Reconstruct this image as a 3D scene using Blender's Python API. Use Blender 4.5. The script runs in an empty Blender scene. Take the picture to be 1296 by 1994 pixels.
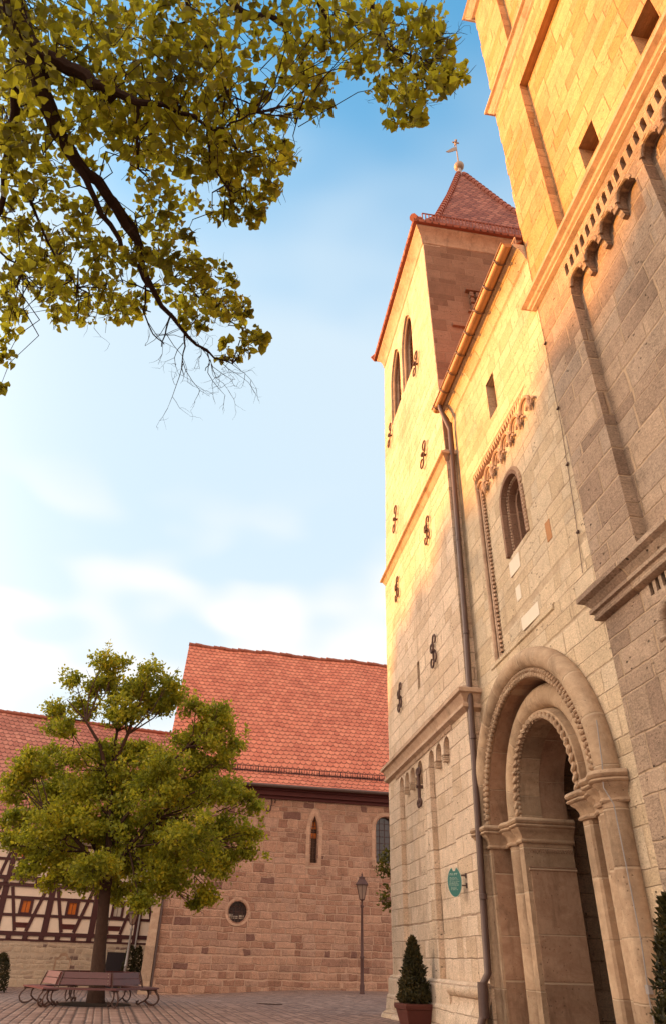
import bpy, bmesh, math, random
import numpy as np
from mathutils import Vector, Matrix
from mathutils.geometry import tessellate_polygon

S = bpy.context.scene
R_ = math.radians
PI = math.pi

# ------------------------------------------------------------------ camera
cam_d = bpy.data.cameras.new('camera')
cam = bpy.data.objects.new('camera', cam_d)
S.collection.objects.link(cam)
S.camera = cam
cam_d.sensor_fit = 'VERTICAL'
cam_d.sensor_height = 36.0
cam_d.lens = 1318.73 / 1994 * 36.0
cam_d.clip_start = 0.05
cam_d.clip_end = 3000
cr = Vector((0.98731, -0.15716, 0.02268))
cd = Vector((0.10543, 0.54207, -0.83370))
cf = Vector((0.11873, 0.82551, 0.55176))
cam.matrix_world = Matrix(((cr.x, -cd.x, -cf.x, 0), (cr.y, -cd.y, -cf.y, 0), (cr.z, -cd.z, -cf.z, 1.3), (0, 0, 0, 1)))

# ------------------------------------------------------------------ sky, sun, exposure
SUN_EL, SUN_PHI = R_(8.0), R_(20.0)          # low evening sun, square-on to the church front
sun_dir = Vector((-math.cos(SUN_EL) * math.cos(SUN_PHI), math.cos(SUN_EL) * math.sin(SUN_PHI), math.sin(SUN_EL)))
W = bpy.data.worlds.new('World')
S.world = W
W.use_nodes = True
wn = W.node_tree
for n in list(wn.nodes):
    wn.nodes.remove(n)
w_out = wn.nodes.new('ShaderNodeOutputWorld')
w_bg = wn.nodes.new('ShaderNodeBackground')
w_bg.inputs['Strength'].default_value = 0.15
sky = wn.nodes.new('ShaderNodeTexSky')
sky.sky_type = 'NISHITA'
sky.sun_disc = False
sky.sun_elevation = SUN_EL
sky.sun_rotation = math.atan2(sun_dir.x, sun_dir.y)
sky.altitude = 300
sky.air_density = 1.0
sky.dust_density = 2.2
sky.ozone_density = 1.0
# soft evening cloud puffs low in the sky (mixed by direction)
w_tc = wn.nodes.new('ShaderNodeTexCoord')
w_sep = wn.nodes.new('ShaderNodeSeparateXYZ')
wn.links.new(w_tc.outputs['Generated'], w_sep.inputs[0])
def wmath(op, a, b=None, c=None, clamp=False):
    n = wn.nodes.new('ShaderNodeMath'); n.operation = op; n.use_clamp = clamp
    for i, v in enumerate((a, b, c)):
        if v is None: continue
        if isinstance(v, (int, float)): n.inputs[i].default_value = v
        else: wn.links.new(v, n.inputs[i])
    return n.outputs[0]
w_map = wn.nodes.new('ShaderNodeMapping')
w_map.inputs['Scale'].default_value = (3.2, 3.2, 6.5)
w_map.inputs['Location'].default_value = (0.4, 1.7, 0.2)
wn.links.new(w_tc.outputs['Generated'], w_map.inputs[0])
w_no = wn.nodes.new('ShaderNodeTexNoise')
w_no.inputs['Scale'].default_value = 2.3
w_no.inputs['Detail'].default_value = 0.8
w_no.inputs['Roughness'].default_value = 0.45
wn.links.new(w_map.outputs[0], w_no.inputs['Vector'])
def wmix(f, a, b, mode='MIX'):
    n = wn.nodes.new('ShaderNodeMix'); n.data_type = 'RGBA'; n.blend_type = mode
    for i, v in ((0, f), (6, a), (7, b)):
        if isinstance(v, (int, float)): n.inputs[i].default_value = v
        elif isinstance(v, tuple): n.inputs[i].default_value = v + (1,)
        else: wn.links.new(v, n.inputs[i])
    return n.outputs[2]
def wsmooth(x, a, b):
    n = wn.nodes.new('ShaderNodeMapRange'); n.interpolation_type = 'SMOOTHSTEP'
    wn.links.new(x, n.inputs[0]); n.inputs[1].default_value = a; n.inputs[2].default_value = b
    return n.outputs[0]
Z = w_sep.outputs['Z']
base = wmix(1.0, sky.outputs[0], (0.33, 0.84, 1.0), 'MULTIPLY')
thin = wsmooth(wmath('ADD', Z, wmath('MULTIPLY', wmath('SUBTRACT', w_no.outputs['Fac'], .5), .10)), 0.965, 0.72)   # evening haze veil
base = wmix(wmath('MULTIPLY', thin, .93), base, (1.06, 1.26, 1.40))
low = wsmooth(Z, 0.55, 0.10)
base = wmix(wmath('MULTIPLY', low, .7), base, (1.42, 1.42, 1.40))
puff = wmath('MULTIPLY', wsmooth(w_no.outputs['Fac'], 0.42, 0.68), wmath('MULTIPLY', wsmooth(Z, 0.60, 0.42), wsmooth(Z, 0.02, 0.16)))
base = wmix(wmath('MULTIPLY', puff, .9), base, (1.52, 1.50, 1.48))
# glow of the evening sky round the low sun
vm = wn.nodes.new('ShaderNodeVectorMath'); vm.operation = 'DOT_PRODUCT'
wn.links.new(w_tc.outputs['Generated'], vm.inputs[0]); vm.inputs[1].default_value = sun_dir
gl = wmath('POWER', wmath('MAXIMUM', vm.outputs['Value'], 0.0), 10.0)
cg = wn.nodes.new('ShaderNodeCombineColor')
for i_ in range(3): wn.links.new(gl, cg.inputs[i_])
gcol = wmix(1.0, (17.0, 12.9, 9.2), cg.outputs[0], 'MULTIPLY')
base = wmix(1.0, base, gcol, 'ADD')
# added fill: unseen sky behind the camera brightened for walls facing it
south = wmath('MULTIPLY', wsmooth(w_sep.outputs['Y'], 0.15, -0.75), wsmooth(Z, -0.05, 0.15))
base = wmix(wmath('MULTIPLY', south, 1.0), base, (2.8, 2.38, 2.04))
wn.links.new(base, w_bg.inputs['Color'])
wn.links.new(w_bg.outputs[0], w_out.inputs['Surface'])

sun_d = bpy.data.lights.new('sun', 'SUN')
sun_d.energy = 2.0
sun_d.angle = R_(0.5)
sun_d.color = (1.0, 0.41, 0.05)
sun = bpy.data.objects.new('sun', sun_d)
S.collection.objects.link(sun)
sun.rotation_euler = sun_dir.to_track_quat('Z', 'Y').to_euler()
sun.location = (-40, 20, 40)

vs = S.view_settings
S.display_settings.display_device = 'sRGB'
vs.view_transform = 'Standard'
vs.look = 'None'
vs.gamma = 1.0
vs.exposure = 2.24
vs.use_curve_mapping = False

# ------------------------------------------------------------------ node helpers
class NT:
    def __init__(s, name):
        s.mat = bpy.data.materials.new(name)
        s.mat.use_nodes = True
        s.t = s.mat.node_tree
        for n in list(s.t.nodes): s.t.nodes.remove(n)
        s.out = s.t.nodes.new('ShaderNodeOutputMaterial')
        s.b = s.t.nodes.new('ShaderNodeBsdfPrincipled')
        s.t.links.new(s.b.outputs[0], s.out.inputs[0])
    def put(s, sock, v):
        if isinstance(v, bpy.types.NodeSocket): s.t.links.new(v, sock)
        elif isinstance(v, (int, float)):
            sock.default_value = v if not hasattr(sock.default_value, '__len__') else (v, v, v, 1)[:len(sock.default_value)]
        else:
            sock.default_value = tuple(v) if len(sock.default_value) == len(v) else tuple(v) + (1,)
    def m(s, op, a, b=None, c=None, clamp=False):
        n = s.t.nodes.new('ShaderNodeMath'); n.operation = op; n.use_clamp = clamp
        for i, v in enumerate((a, b, c)):
            if v is not None: s.put(n.inputs[i], v)
        return n.outputs[0]
    def smooth(s, x, a, b):
        n = s.t.nodes.new('ShaderNodeMapRange'); n.interpolation_type = 'SMOOTHSTEP'
        s.put(n.inputs[0], x); n.inputs[1].default_value = a; n.inputs[2].default_value = b
        n.inputs[3].default_value = 0; n.inputs[4].default_value = 1
        return n.outputs[0]
    def xyz(s, x, y=0, z=0):
        n = s.t.nodes.new('ShaderNodeCombineXYZ')
        s.put(n.inputs[0], x); s.put(n.inputs[1], y); s.put(n.inputs[2], z)
        return n.outputs[0]
    def noise(s, vec, scale, detail=3, rough=0.55, dist=0, dims='3D', col=False):
        n = s.t.nodes.new('ShaderNodeTexNoise'); n.noise_dimensions = dims
        if dims == '1D': s.put(n.inputs['W'], vec)
        else: s.put(n.inputs['Vector'], vec)
        n.inputs['Scale'].default_value = scale; n.inputs['Detail'].default_value = detail
        n.inputs['Roughness'].default_value = rough; n.inputs['Distortion'].default_value = dist
        return n.outputs['Color' if col else 'Fac']
    def vor(s, vec, scale, feature='F1', out='Distance'):
        n = s.t.nodes.new('ShaderNodeTexVoronoi'); n.feature = feature
        s.put(n.inputs['Vector'], vec); n.inputs['Scale'].default_value = scale
        return n.outputs[out]
    def white(s, vec, dims='3D'):
        n = s.t.nodes.new('ShaderNodeTexWhiteNoise'); n.noise_dimensions = dims
        if dims == '1D': s.put(n.inputs['W'], vec)
        else: s.put(n.inputs['Vector'], vec)
        return n.outputs['Value']
    def ramp(s, x, stops, interp='LINEAR'):
        n = s.t.nodes.new('ShaderNodeValToRGB'); e = n.color_ramp; e.interpolation = interp
        while len(e.elements) > len(stops): e.elements.remove(e.elements[-1])
        while len(e.elements) < len(stops): e.elements.new(0.5)
        for k, (p, c) in enumerate(stops):
            e.elements[k].position = p; e.elements[k].color = tuple(c) + (1,)
        s.put(n.inputs[0], x)
        return n.outputs[0]
    def mix(s, f, a, b, mode='MIX'):
        n = s.t.nodes.new('ShaderNodeMix'); n.data_type = 'RGBA'; n.blend_type = mode
        s.put(n.inputs[0], f); s.put(n.inputs[6], a); s.put(n.inputs[7], b)
        return n.outputs[2]
    def scale(s, col, f):
        return s.mix(1.0, col, s.grey(f), 'MULTIPLY')
    def grey(s, f):
        n = s.t.nodes.new('ShaderNodeCombineColor')
        for i in range(3): s.put(n.inputs[i], f)
        return n.outputs[0]
    def obj(s):
        return s.t.nodes.new('ShaderNodeTexCoord').outputs['Object']
    def uv(s):
        return s.t.nodes.new('ShaderNodeTexCoord').outputs['UV']
    def sep(s, v):
        n = s.t.nodes.new('ShaderNodeSeparateXYZ'); s.put(n.inputs[0], v); return n.outputs
    def wall_uv(s):
        o = s.obj(); a = s.sep(o)
        g = s.sep(s.t.nodes.new('ShaderNodeNewGeometry').outputs['Normal'])
        k = s.m('GREATER_THAN', s.m('ABSOLUTE', g[0]), s.m('ABSOLUTE', g[1]))
        u = s.m('ADD', s.m('MULTIPLY', k, a[1]), s.m('MULTIPLY', s.m('SUBTRACT', 1, k), a[0]))
        return o, u, a[2]
    def bump(s, h, strength, dist):
        n = s.t.nodes.new('ShaderNodeBump'); n.inputs['Strength'].default_value = strength
        n.inputs['Distance'].default_value = dist; s.put(n.inputs['Height'], h)
        s.t.links.new(n.outputs[0], s.b.inputs['Normal'])
    def fin(s, col, rough=0.85, spec=0.25, metal=0.0):
        s.put(s.b.inputs['Base Color'], col); s.put(s.b.inputs['Roughness'], rough)
        s.b.inputs['Specular IOR Level'].default_value = spec
        s.b.inputs['Metallic'].default_value = metal
        return s.mat

def courses(t, u, v, h, w, wob, seed=0.0):
    """squared stone in uneven courses: returns edge distance (m) and two randoms per block"""
    o = t.xyz(u, v, seed)
    wn_ = t.sep(t.noise(o, 2.3, 2, col=True))
    u = t.m('ADD', u, t.m('MULTIPLY', t.m('SUBTRACT', wn_[0], 0.5), wob))
    v = t.m('ADD', v, t.m('MULTIPLY', t.m('SUBTRACT', wn_[1], 0.5), wob))
    vv = t.m('ADD', t.m('DIVIDE', v, h), t.m('MULTIPLY', t.noise(t.m('ADD', v, seed), 0.42 / h, 1, dims='1D'), 1.6))
    row = t.m('FLOOR', vv); fv = t.m('FRACT', vv)
    r1 = t.white(t.m('ADD', row, seed), '1D')
    r2 = t.white(t.m('ADD', row, seed + 37.7), '1D')
    uw = t.m('DIVIDE', u, t.m('MULTIPLY', w, t.m('MULTIPLY_ADD', r2, 0.75, 0.62)))
    uw = t.m('ADD', uw, t.m('MULTIPLY', r1, 31.0))
    uw = t.m('ADD', uw, t.m('MULTIPLY', t.noise(t.m('ADD', uw, t.m('MULTIPLY', row, 9.1)), 0.55, 1, dims='1D'), 1.3))
    cell = t.m('FLOOR', uw); fu = t.m('FRACT', uw)
    du = t.m('MULTIPLY', t.m('MINIMUM', fu, t.m('SUBTRACT', 1, fu)), w)
    dv = t.m('MULTIPLY', t.m('MINIMUM', fv, t.m('SUBTRACT', 1, fv)), h)
    d = t.m('MINIMUM', du, dv)
    idv = t.xyz(cell, row, seed)
    return d, t.white(idv), t.white(t.xyz(cell, row, seed + 5.5))

def stone(name, cols, mortar, h, w, mw, pit=0.5, wob=0.02, depth=0.02, mottle=0.35, streak=0.25, seed=0.0, accents=None):
    t = NT(name)
    o, u, v = t.wall_uv()
    d, r1, r2 = courses(t, u, v, h, w, wob, seed)
    n1 = t.noise(o, 1.1, 4, 0.6); n2 = t.noise(o, 6.0, 6, 0.75); n3 = t.noise(t.xyz(u, t.m('MULTIPLY', v, 1.7), 7.7), 20.0, 5, 0.8)
    col = t.ramp(r1, cols)
    if accents:
        k = t.m('GREATER_THAN', r2, accents[0])
        col = t.mix(k, col, accents[1])
    f = t.m('ADD', 1.0 - mottle * 1.0, t.m('ADD', t.m('MULTIPLY', n1, mottle * 0.7), t.m('MULTIPLY', n2, mottle * 1.1)))
    f = t.m('ADD', f, t.m('MULTIPLY', t.m('SUBTRACT', n3, 0.5), mottle * 2.6))
    col = t.scale(col, f)
    # bedding veins and stains
    sv = t.xyz(t.m('MULTIPLY', u, 1.2), t.m('ADD', t.m('MULTIPLY', v, 7.0), t.m('MULTIPLY', r1, 30)), r2)
    st = t.smooth(t.noise(sv, 1.0, 4, 0.65, 1.2), 0.52, 0.75)
    col = t.mix(t.m('MULTIPLY', st, streak), col, t.scale(col, 0.55))
    big = t.smooth(t.noise(t.xyz(u, t.m('MULTIPLY', v, 0.55), 3.1 + seed), 0.35, 4, 0.65), 0.5, 0.72)
    col = t.mix(t.m('MULTIPLY', big, 0.5), col, t.scale(col, 0.55))
    run = t.smooth(t.noise(t.xyz(t.m('MULTIPLY', u, 2.6), t.m('MULTIPLY', v, .22), seed), 1.0, 5, 0.7), 0.54, 0.74)   # rain streaks
    col = t.mix(t.m('MULTIPLY', run, 0.38), col, t.mix(1.0, col, (.50, .44, .42), 'MULTIPLY'))
    # pores
    pv = t.vor(t.xyz(u, t.m('MULTIPLY', v, 1.7), 0.0), 5.5)
    pm = t.m('MULTIPLY', t.smooth(t.noise(o, 0.8, 3), 0.42, 0.60), t.smooth(t.noise(o, 3.5, 2), 0.42, 0.55))
    pits = t.m('MULTIPLY', t.m('SUBTRACT', 1, t.smooth(pv, 0.10, 0.20)), pm)
    pv2 = t.vor(t.xyz(u, t.m('MULTIPLY', v, 1.8), 4.0), 15.0)
    pits2 = t.m('MULTIPLY', t.m('SUBTRACT', 1, t.smooth(pv2, 0.10, 0.28)), t.smooth(n2, 0.48, 0.62))
    pits = t.m('MAXIMUM', pits, t.m('MULTIPLY', pits2, 0.7))
    col = t.mix(t.m('MULTIPLY', pits, pit), col, t.scale(col, 0.28))
    e = t.m('ADD', d, t.m('MULTIPLY', t.m('SUBTRACT', n2, 0.5), mw * 1.6))
    ms = t.m('SUBTRACT', 1, t.smooth(e, mw * 0.55, mw * 1.25))
    mcol = t.scale(t.mix(t.smooth(n1, 0.35, 0.65), mortar, t.scale(mortar, 0.72)), t.m('MULTIPLY_ADD', n3, 0.5, 0.75))
    ms = t.m('MULTIPLY', ms, t.m('MULTIPLY_ADD', t.smooth(n1, 0.3, 0.62), 0.65, 0.35))
    col = t.mix(ms, col, mcol)
    hh = t.smooth(e, mw * 0.3, mw * 2.0)
    hh = t.m('ADD', hh, t.m('MULTIPLY', n3, 0.35))
    hh = t.m('ADD', hh, t.m('MULTIPLY', n2, 0.55))
    hh = t.m('ADD', hh, t.m('MULTIPLY', r2, 0.35))
    hh = t.m('SUBTRACT', hh, t.m('MULTIPLY', pits, pit * 1.4))
    t.bump(hh, 0.75, depth)
    return t.fin(col, 0.92, 0.12)

def carved(name, c1, c2, seed=0.0, joint=0.75, arch=False):
    """fine sandstone of the carved work, banded, with drum joints"""
    t = NT(name)
    o, u, v = t.wall_uv()
    a = t.sep(o)
    n1 = t.noise(o, 1.6, 4, 0.6); n2 = t.noise(o, 12.0, 5, 0.65); n3 = t.noise(o, 55, 3, 0.6)
    ro = t.noise(t.xyz(t.m('MULTIPLY', a[1], 1.3), t.m('MULTIPLY', a[0], 1.3), t.m('MULTIPLY_ADD', a[2], 2.2, seed)), 1.6, 5, 0.7, 0.6)
    col = t.mix(t.smooth(ro, 0.30, 0.72), c1, c2)
    wet = t.smooth(t.noise(t.xyz(t.m('MULTIPLY', a[1], 2.2), t.m('MULTIPLY', a[0], 2.2), t.m('MULTIPLY', a[2], .5)), 1.3, 5, .7), .5, .72)
    col = t.mix(t.m('MULTIPLY', wet, .6), col, t.scale(c1, .5))
    pk = t.m('MULTIPLY', t.m('SUBTRACT', 1, t.smooth(t.vor(o, 14.0), .08, .22)), t.smooth(n1, .45, .6))
    col = t.mix(t.m('MULTIPLY', pk, .7), col, t.scale(c1, .35))
    if arch:                     # voussoir joints follow the arch
        v = t.m('MULTIPLY', t.m('ARCTAN2', t.m('SUBTRACT', a[2], 3.85), t.m('SUBTRACT', a[1], 13.2)), 2.3)
    jv = t.m('ADD', t.m('DIVIDE', v, joint), t.m('MULTIPLY', t.noise(v, 0.8, 1, dims='1D'), 1.3))
    blk = t.white(t.m('FLOOR', jv), '1D')
    col = t.scale(col, t.m('ADD', t.m('MULTIPLY_ADD', blk, 0.30, 0.48), t.m('ADD', t.m('MULTIPLY', n2, 0.42), t.m('MULTIPLY', n3, 0.22))))
    col = t.mix(t.m('MULTIPLY', t.smooth(n1, 0.55, 0.75), 0.4), col, t.scale(c1, 0.5))
    f = t.m('FRACT', jv); dj = t.m('MULTIPLY', t.m('MINIMUM', f, t.m('SUBTRACT', 1, f)), joint)
    ms = t.m('SUBTRACT', 1, t.smooth(t.m('ADD', dj, t.m('MULTIPLY', t.m('SUBTRACT', n2, .5), .01)), 0.006, 0.014))
    col = t.mix(t.m('MULTIPLY', ms, 0.75), col, (0.5, 0.36, 0.24))
    t.bump(t.m('SUBTRACT', t.m('ADD', t.m('MULTIPLY', n2, 0.8), t.m('ADD', t.m('MULTIPLY', n3, 0.4), t.smooth(dj, 0.004, 0.02))), pk), 0.7, 0.016)
    return t.fin(col, 0.88, 0.15)

def tiles(name, cols, tw, th, dark=0.35, seed=0.0):
    """beaver-tail tiles on UVs in metres (u along eaves, v up the slope)"""
    t = NT(name)
    a = t.sep(t.uv())
    nz = t.sep(t.noise(t.uv(), 0.6, 2, col=True))
    v = t.m('ADD', t.m('DIVIDE', a[1], th), t.m('MULTIPLY', nz[0], 0.18))
    row = t.m('FLOOR', v); fv = t.m('FRACT', v)
    u = t.m('ADD', t.m('DIVIDE', a[0], tw), t.m('MULTIPLY', t.m('MODULO', t.m('ABSOLUTE', row), 2), 0.5))
    u = t.m('ADD', u, t.m('MULTIPLY', t.white(row, '1D'), 0.10))
    cell = t.m('FLOOR', u); fu = t.m('FRACT', u)
    r1 = t.white(t.xyz(cell, row, seed)); r2 = t.white(t.xyz(cell, row, seed + 3))
    c = t.m('ABSOLUTE', t.m('MULTIPLY_ADD', fu, 2, -1))
    edge = t.m('MULTIPLY', t.m('POWER', c, 2.2), 0.42)           # rounded tail
    d = t.m('SUBTRACT', fv, t.m('ADD', edge, t.m('MULTIPLY', t.m('SUBTRACT', r2, 0.5), 0.1)))
    sh = t.m('SUBTRACT', 1, t.smooth(t.m('ABSOLUTE', d), 0.07, 0.24))
    gap = t.m('MULTIPLY', t.smooth(c, 0.9, 0.99), t.smooth(d, 0, 0.1))
    o = t.obj()
    n1 = t.noise(o, 0.45, 4, 0.6); n2 = t.noise(o, 9, 4, 0.6)
    col = t.ramp(r1, cols)
    col = t.scale(col, t.m('ADD', t.m('MULTIPLY_ADD', n2, 0.5, 0.5), t.m('MULTIPLY', n1, 0.5)))
    patch = t.smooth(t.noise(o, 0.22, 4, 0.7), 0.52, 0.8)
    col = t.mix(t.m('MULTIPLY', patch, 0.35), col, t.scale(col, 0.6))
    col = t.mix(t.m('MULTIPLY', t.m('MAXIMUM', sh, t.m('MULTIPLY', gap, 0.6)), dark), col, t.scale(col, 0.25))
    hgt = t.m('SUBTRACT', t.m('SUBTRACT', 1.0, t.m('MULTIPLY', t.m('FRACT', t.m('SUBTRACT', v, edge)), 0.9)), t.m('MULTIPLY', gap, 0.4))
    hgt = t.m('ADD', hgt, t.m('MULTIPLY', r2, 0.25))
    t.bump(hgt, 0.8, 0.045)
    return t.fin(col, 0.8, 0.25)

def plain(name, col, rough=0.7, spec=0.3, metal=0.0, var=0.3, sc=6.0, bmp=0.2, bd=0.01):
    t = NT(name)
    o = t.obj()
    n1 = t.noise(o, sc, 5, 0.6); n2 = t.noise(o, sc * 7, 3, 0.6)
    c = t.scale(col, t.m('ADD', t.m('MULTIPLY_ADD', n1, var * 1.2, 1 - var), t.m('MULTIPLY', n2, var * 0.8)))
    t.bump(t.m('ADD', n1, t.m('MULTIPLY', n2, 0.4)), bmp, bd)
    return t.fin(c, rough, spec, metal)

def leaf_mat(name, cols, trans, tw=0.5, tabs=None):
    t = NT(name)
    g = t.t.nodes.new('ShaderNodeNewGeometry')
    r = g.outputs['Random Per Island']
    o = t.obj()
    n1 = t.noise(o, 1.3, 2)
    k = t.m('ADD', t.m('MULTIPLY', r, 0.6), t.m('MULTIPLY', t.smooth(n1, 0.3, 0.7), 0.4))
    col = t.ramp(k, cols)
    t.fin(col, 0.55, 0.3)
    tr = t.t.nodes.new('ShaderNodeBsdfTranslucent')
    t.put(tr.inputs[0], t.mix(1.0, t.ramp(k, tabs), trans, 'MULTIPLY') if tabs else t.mix(1.0, col, trans, 'MULTIPLY'))
    mx = t.t.nodes.new('ShaderNodeMixShader')
    mx.inputs[0].default_value = tw
    t.t.links.new(t.b.outputs[0], mx.inputs[1]); t.t.links.new(tr.outputs[0], mx.inputs[2])
    t.t.links.new(mx.outputs[0], t.out.inputs[0])
    return t.mat

M = {}
M['tower'] = stone('pale_limestone', [(0, (.58, .41, .275)), (.35, (.67, .49, .345)), (.7, (.71, .53, .38)), (1, (.63, .465, .335))], (.48, .32, .22), .42, .85, .011, pit=1.0, wob=.045, depth=.03, mottle=.68, streak=.3, seed=1.0)
M['bay'] = stone('warm_ashlar', [(0, (.51, .37, .235)), (.3, (.60, .44, .285)), (.7, (.65, .49, .33)), (1, (.55, .42, .29))], (.52, .37, .24), .36, .75, .010, pit=.95, wob=.04, depth=.026, mottle=.60, seed=4.0)
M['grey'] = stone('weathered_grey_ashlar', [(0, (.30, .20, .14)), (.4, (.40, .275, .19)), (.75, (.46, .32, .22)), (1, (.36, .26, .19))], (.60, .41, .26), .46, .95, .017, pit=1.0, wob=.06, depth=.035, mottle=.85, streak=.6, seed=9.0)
M['ochre_glow'] = stone('glow_tinted_ochre_ashlar', [(0, (.46, .255, .12)), (.3, (.55, .325, .16)), (.7, (.61, .375, .19)), (1, (.50, .27, .11))], (.42, .235, .11), .44, 1.0, .010, pit=.9, wob=.04, depth=.03, mottle=.65, streak=.6, seed=31.0, accents=(.9, (.50, .27, .11)))  # ochre patches, with the upper stage's orange glow mixed into the colour
M['hall'] = stone('red_sandstone_rubble', [(0, (.33, .165, .11)), (.25, (.44, .235, .155)), (.6, (.53, .30, .20)), (.85, (.48, .28, .195)), (1, (.36, .19, .13))], (.62, .385, .265), .33, .56, .022, pit=.7, wob=.18, depth=.04, mottle=.95, streak=.6, seed=14.0, accents=(.965, (.24, .12, .09)))
M['rubble'] = stone('pale_rubble_plinth', [(0, (.32, .22, .16)), (.25, (.50, .375, .265)), (.8, (.55, .41, .285)), (1, (.42, .30, .21))], (.55, .415, .295), .24, .42, .04, pit=.5, wob=.18, mottle=.5, seed=21.0, accents=(.94, (.20, .125, .10)))
M['side'] = stone('shaded_rosy_sandstone', [(0, (.23, .125, .08)), (.5, (.30, .17, .11)), (1, (.35, .205, .135))], (.42, .255, .165), .45, .9, .014, pit=.9, wob=.04, mottle=.5, seed=25.0, accents=(.95, (.55, .36, .24)))  # red stone darkened: shade of the unlit flank put into its colour
M['carved'] = carved('carved_sandstone', (.37, .235, .145), (.49, .335, .215))
M['carved_arch'] = carved('carved_voussoirs', (.38, .245, .15), (.50, .345, .22), 2.0, .62, True)
M['dress'] = carved('window_dressing_stone', (.47, .275, .185), (.57, .35, .24), 6.0, .5)
M['carved_shaded'] = carved('shaded_reveal_sandstone', (.32, .18, .11), (.42, .26, .165), 4.0, .85)  # darker, redder carved stone; the reveals' shade is put into its colour
M['trim'] = carved('pink_trim_stone', (.44, .28, .185), (.55, .375, .255), 8.0, 1.4)
M['white_stone'] = plain('new_white_stone', (.72, .60, .47), .9, .1, 0, .12)
M['orange_stone'] = plain('orange_patch_stone', (.42, .20, .09), .9, .1, 0, .3)
M['tile_red'] = tiles('bright_clay_tiles', [(0, (.54, .150, .085)), (.5, (.64, .195, .11)), (1, (.70, .23, .13))], .34, .36, .9)
M['tile_old'] = tiles('old_clay_tiles', [(0, (.38, .13, .085)), (.5, (.48, .18, .12)), (1, (.55, .22, .145))], .34, .36, .9, 5)
M['tile_tower'] = tiles('tower_clay_tiles', [(0, (.22, .065, .04)), (.5, (.32, .10, .06)), (1, (.42, .155, .095))], .30, .34, .95, 9)
M['ridge'] = plain('ridge_tiles', (.33, .11, .07), .8)
M['wood_red'] = plain('oxblood_painted_timber', (.066, .020, .018), .6, .3, 0, .4)
M['eave_wood'] = plain('oxblood_eaves_board', (.10, .022, .018), .65, .3, 0, .3)
M['plaster'] = plain('cream_plaster', (.76, .60, .46), .9, .1, 0, .2, 1.5)
M['copper'] = plain('copper_gutter', (.34, .18, .085), .5, .4, .3, .45, 3)
M['pipe'] = plain('brown_copper_pipe', (.105, .062, .05), .45, .45, .3, .4, 4)
M['iron'] = plain('rusty_iron', (.105, .055, .042), .7, .3, .2, .5, 12)
M['lamp_iron'] = plain('brown_painted_iron', (.10, .05, .042), .75, .25, 0, .3)
M['dark'] = plain('dark_interior', (.045, .020, .014), .95, .05)  # near-black red: the shade of the interiors is put into the colour
M['door'] = plain('dark_oak_door', (.05, .018, .012), .6, .3)
M['louvre'] = plain('louvre_wood', (.16, .085, .055), .8, .1)
M['bench'] = plain('dark_red_bench_wood', (.115, .034, .030), .42, .45, 0, .35, 5)
M['bench_new'] = plain('red_bench_wood', (.20, .040, .030), .42, .45, 0, .35, 5)
M['pot'] = plain('terracotta_box', (.10, .026, .018), .6, .3)
M['soil'] = plain('soil', (.05, .032, .022), .95, .1)
M['bark'] = plain('bark', (.075, .042, .03), .95, .1, 0, .6, 9, .9, .03)
M['bark_dark'] = plain('linden_bark', (.05, .028, .02), .95, .1, 0, .5, 12, .8, .02)
M['teal'] = plain('teal_enamel', (.022, .13, .105), .35, .5, 0, .1)
M['sign_white'] = plain('sign_lettering', (.40, .46, .38), .5, .3, 0, .05)
M['brass'] = plain('gilt_ball', (.34, .23, .16), .5, .4, .1, .2)
M['grey_metal'] = plain('grey_metal', (.30, .26, .24), .5, .4, .3, .3)
M['black_panel'] = plain('black_shutter', (.022, .014, .016), .5, .4)
def glass_mat(name, col, rough):
    t = NT(name)
    n = t.noise(t.obj(), 2.0, 2)
    t.bump(n, 0.3, 0.02)
    return t.fin(t.scale(col, t.m('MULTIPLY_ADD', n, .8, .6)), rough, .5)
M['glass'] = glass_mat('dark_leaded_glass', (.035, .018, .018), .16)
M['sunset_paint'] = glass_mat('glass_sunset_paint', (.46, .115, .016), .25)  # sunset reflection painted into the glass colour
M['lamp_glass'] = glass_mat('lamp_glass', (.30, .20, .15), .12)
M['pale_glass'] = glass_mat('pale_glass', (.45, .38, .30), .1)
M['oak_leaf'] = leaf_mat('oak_leaves', [(0, (.10, .115, .012)), (.45, (.22, .235, .02)), (.8, (.36, .34, .025)), (1, (.58, .42, .02))], (1, 1, 1), .48, [(0, (.22, .23, .02)), (.5, (.50, .48, .03)), (1, (.78, .60, .03))])
M['lin_leaf'] = leaf_mat('linden_leaves', [(0, (.052, .045, .005)), (.45, (.115, .105, .010)), (.8, (.19, .17, .015)), (1, (.34, .27, .02))], (1, 1, 1), .62, [(0, (.12, .10, .008)), (.45, (.40, .34, .02)), (.8, (.60, .53, .03)), (1, (.78, .62, .04))])
M['conifer'] = leaf_mat('conifer_needles', [(0, (.018, .014, .006)), (.5, (.042, .036, .010)), (.85, (.080, .055, .014)), (1, (.12, .065, .02))], (1, 1, .6), .25)
M['hedge'] = leaf_mat('climber_leaves', [(0, (.035, .04, .008)), (.5, (.09, .085, .014)), (1, (.20, .16, .02))], (1.4, 1.3, .5), .35)

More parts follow.
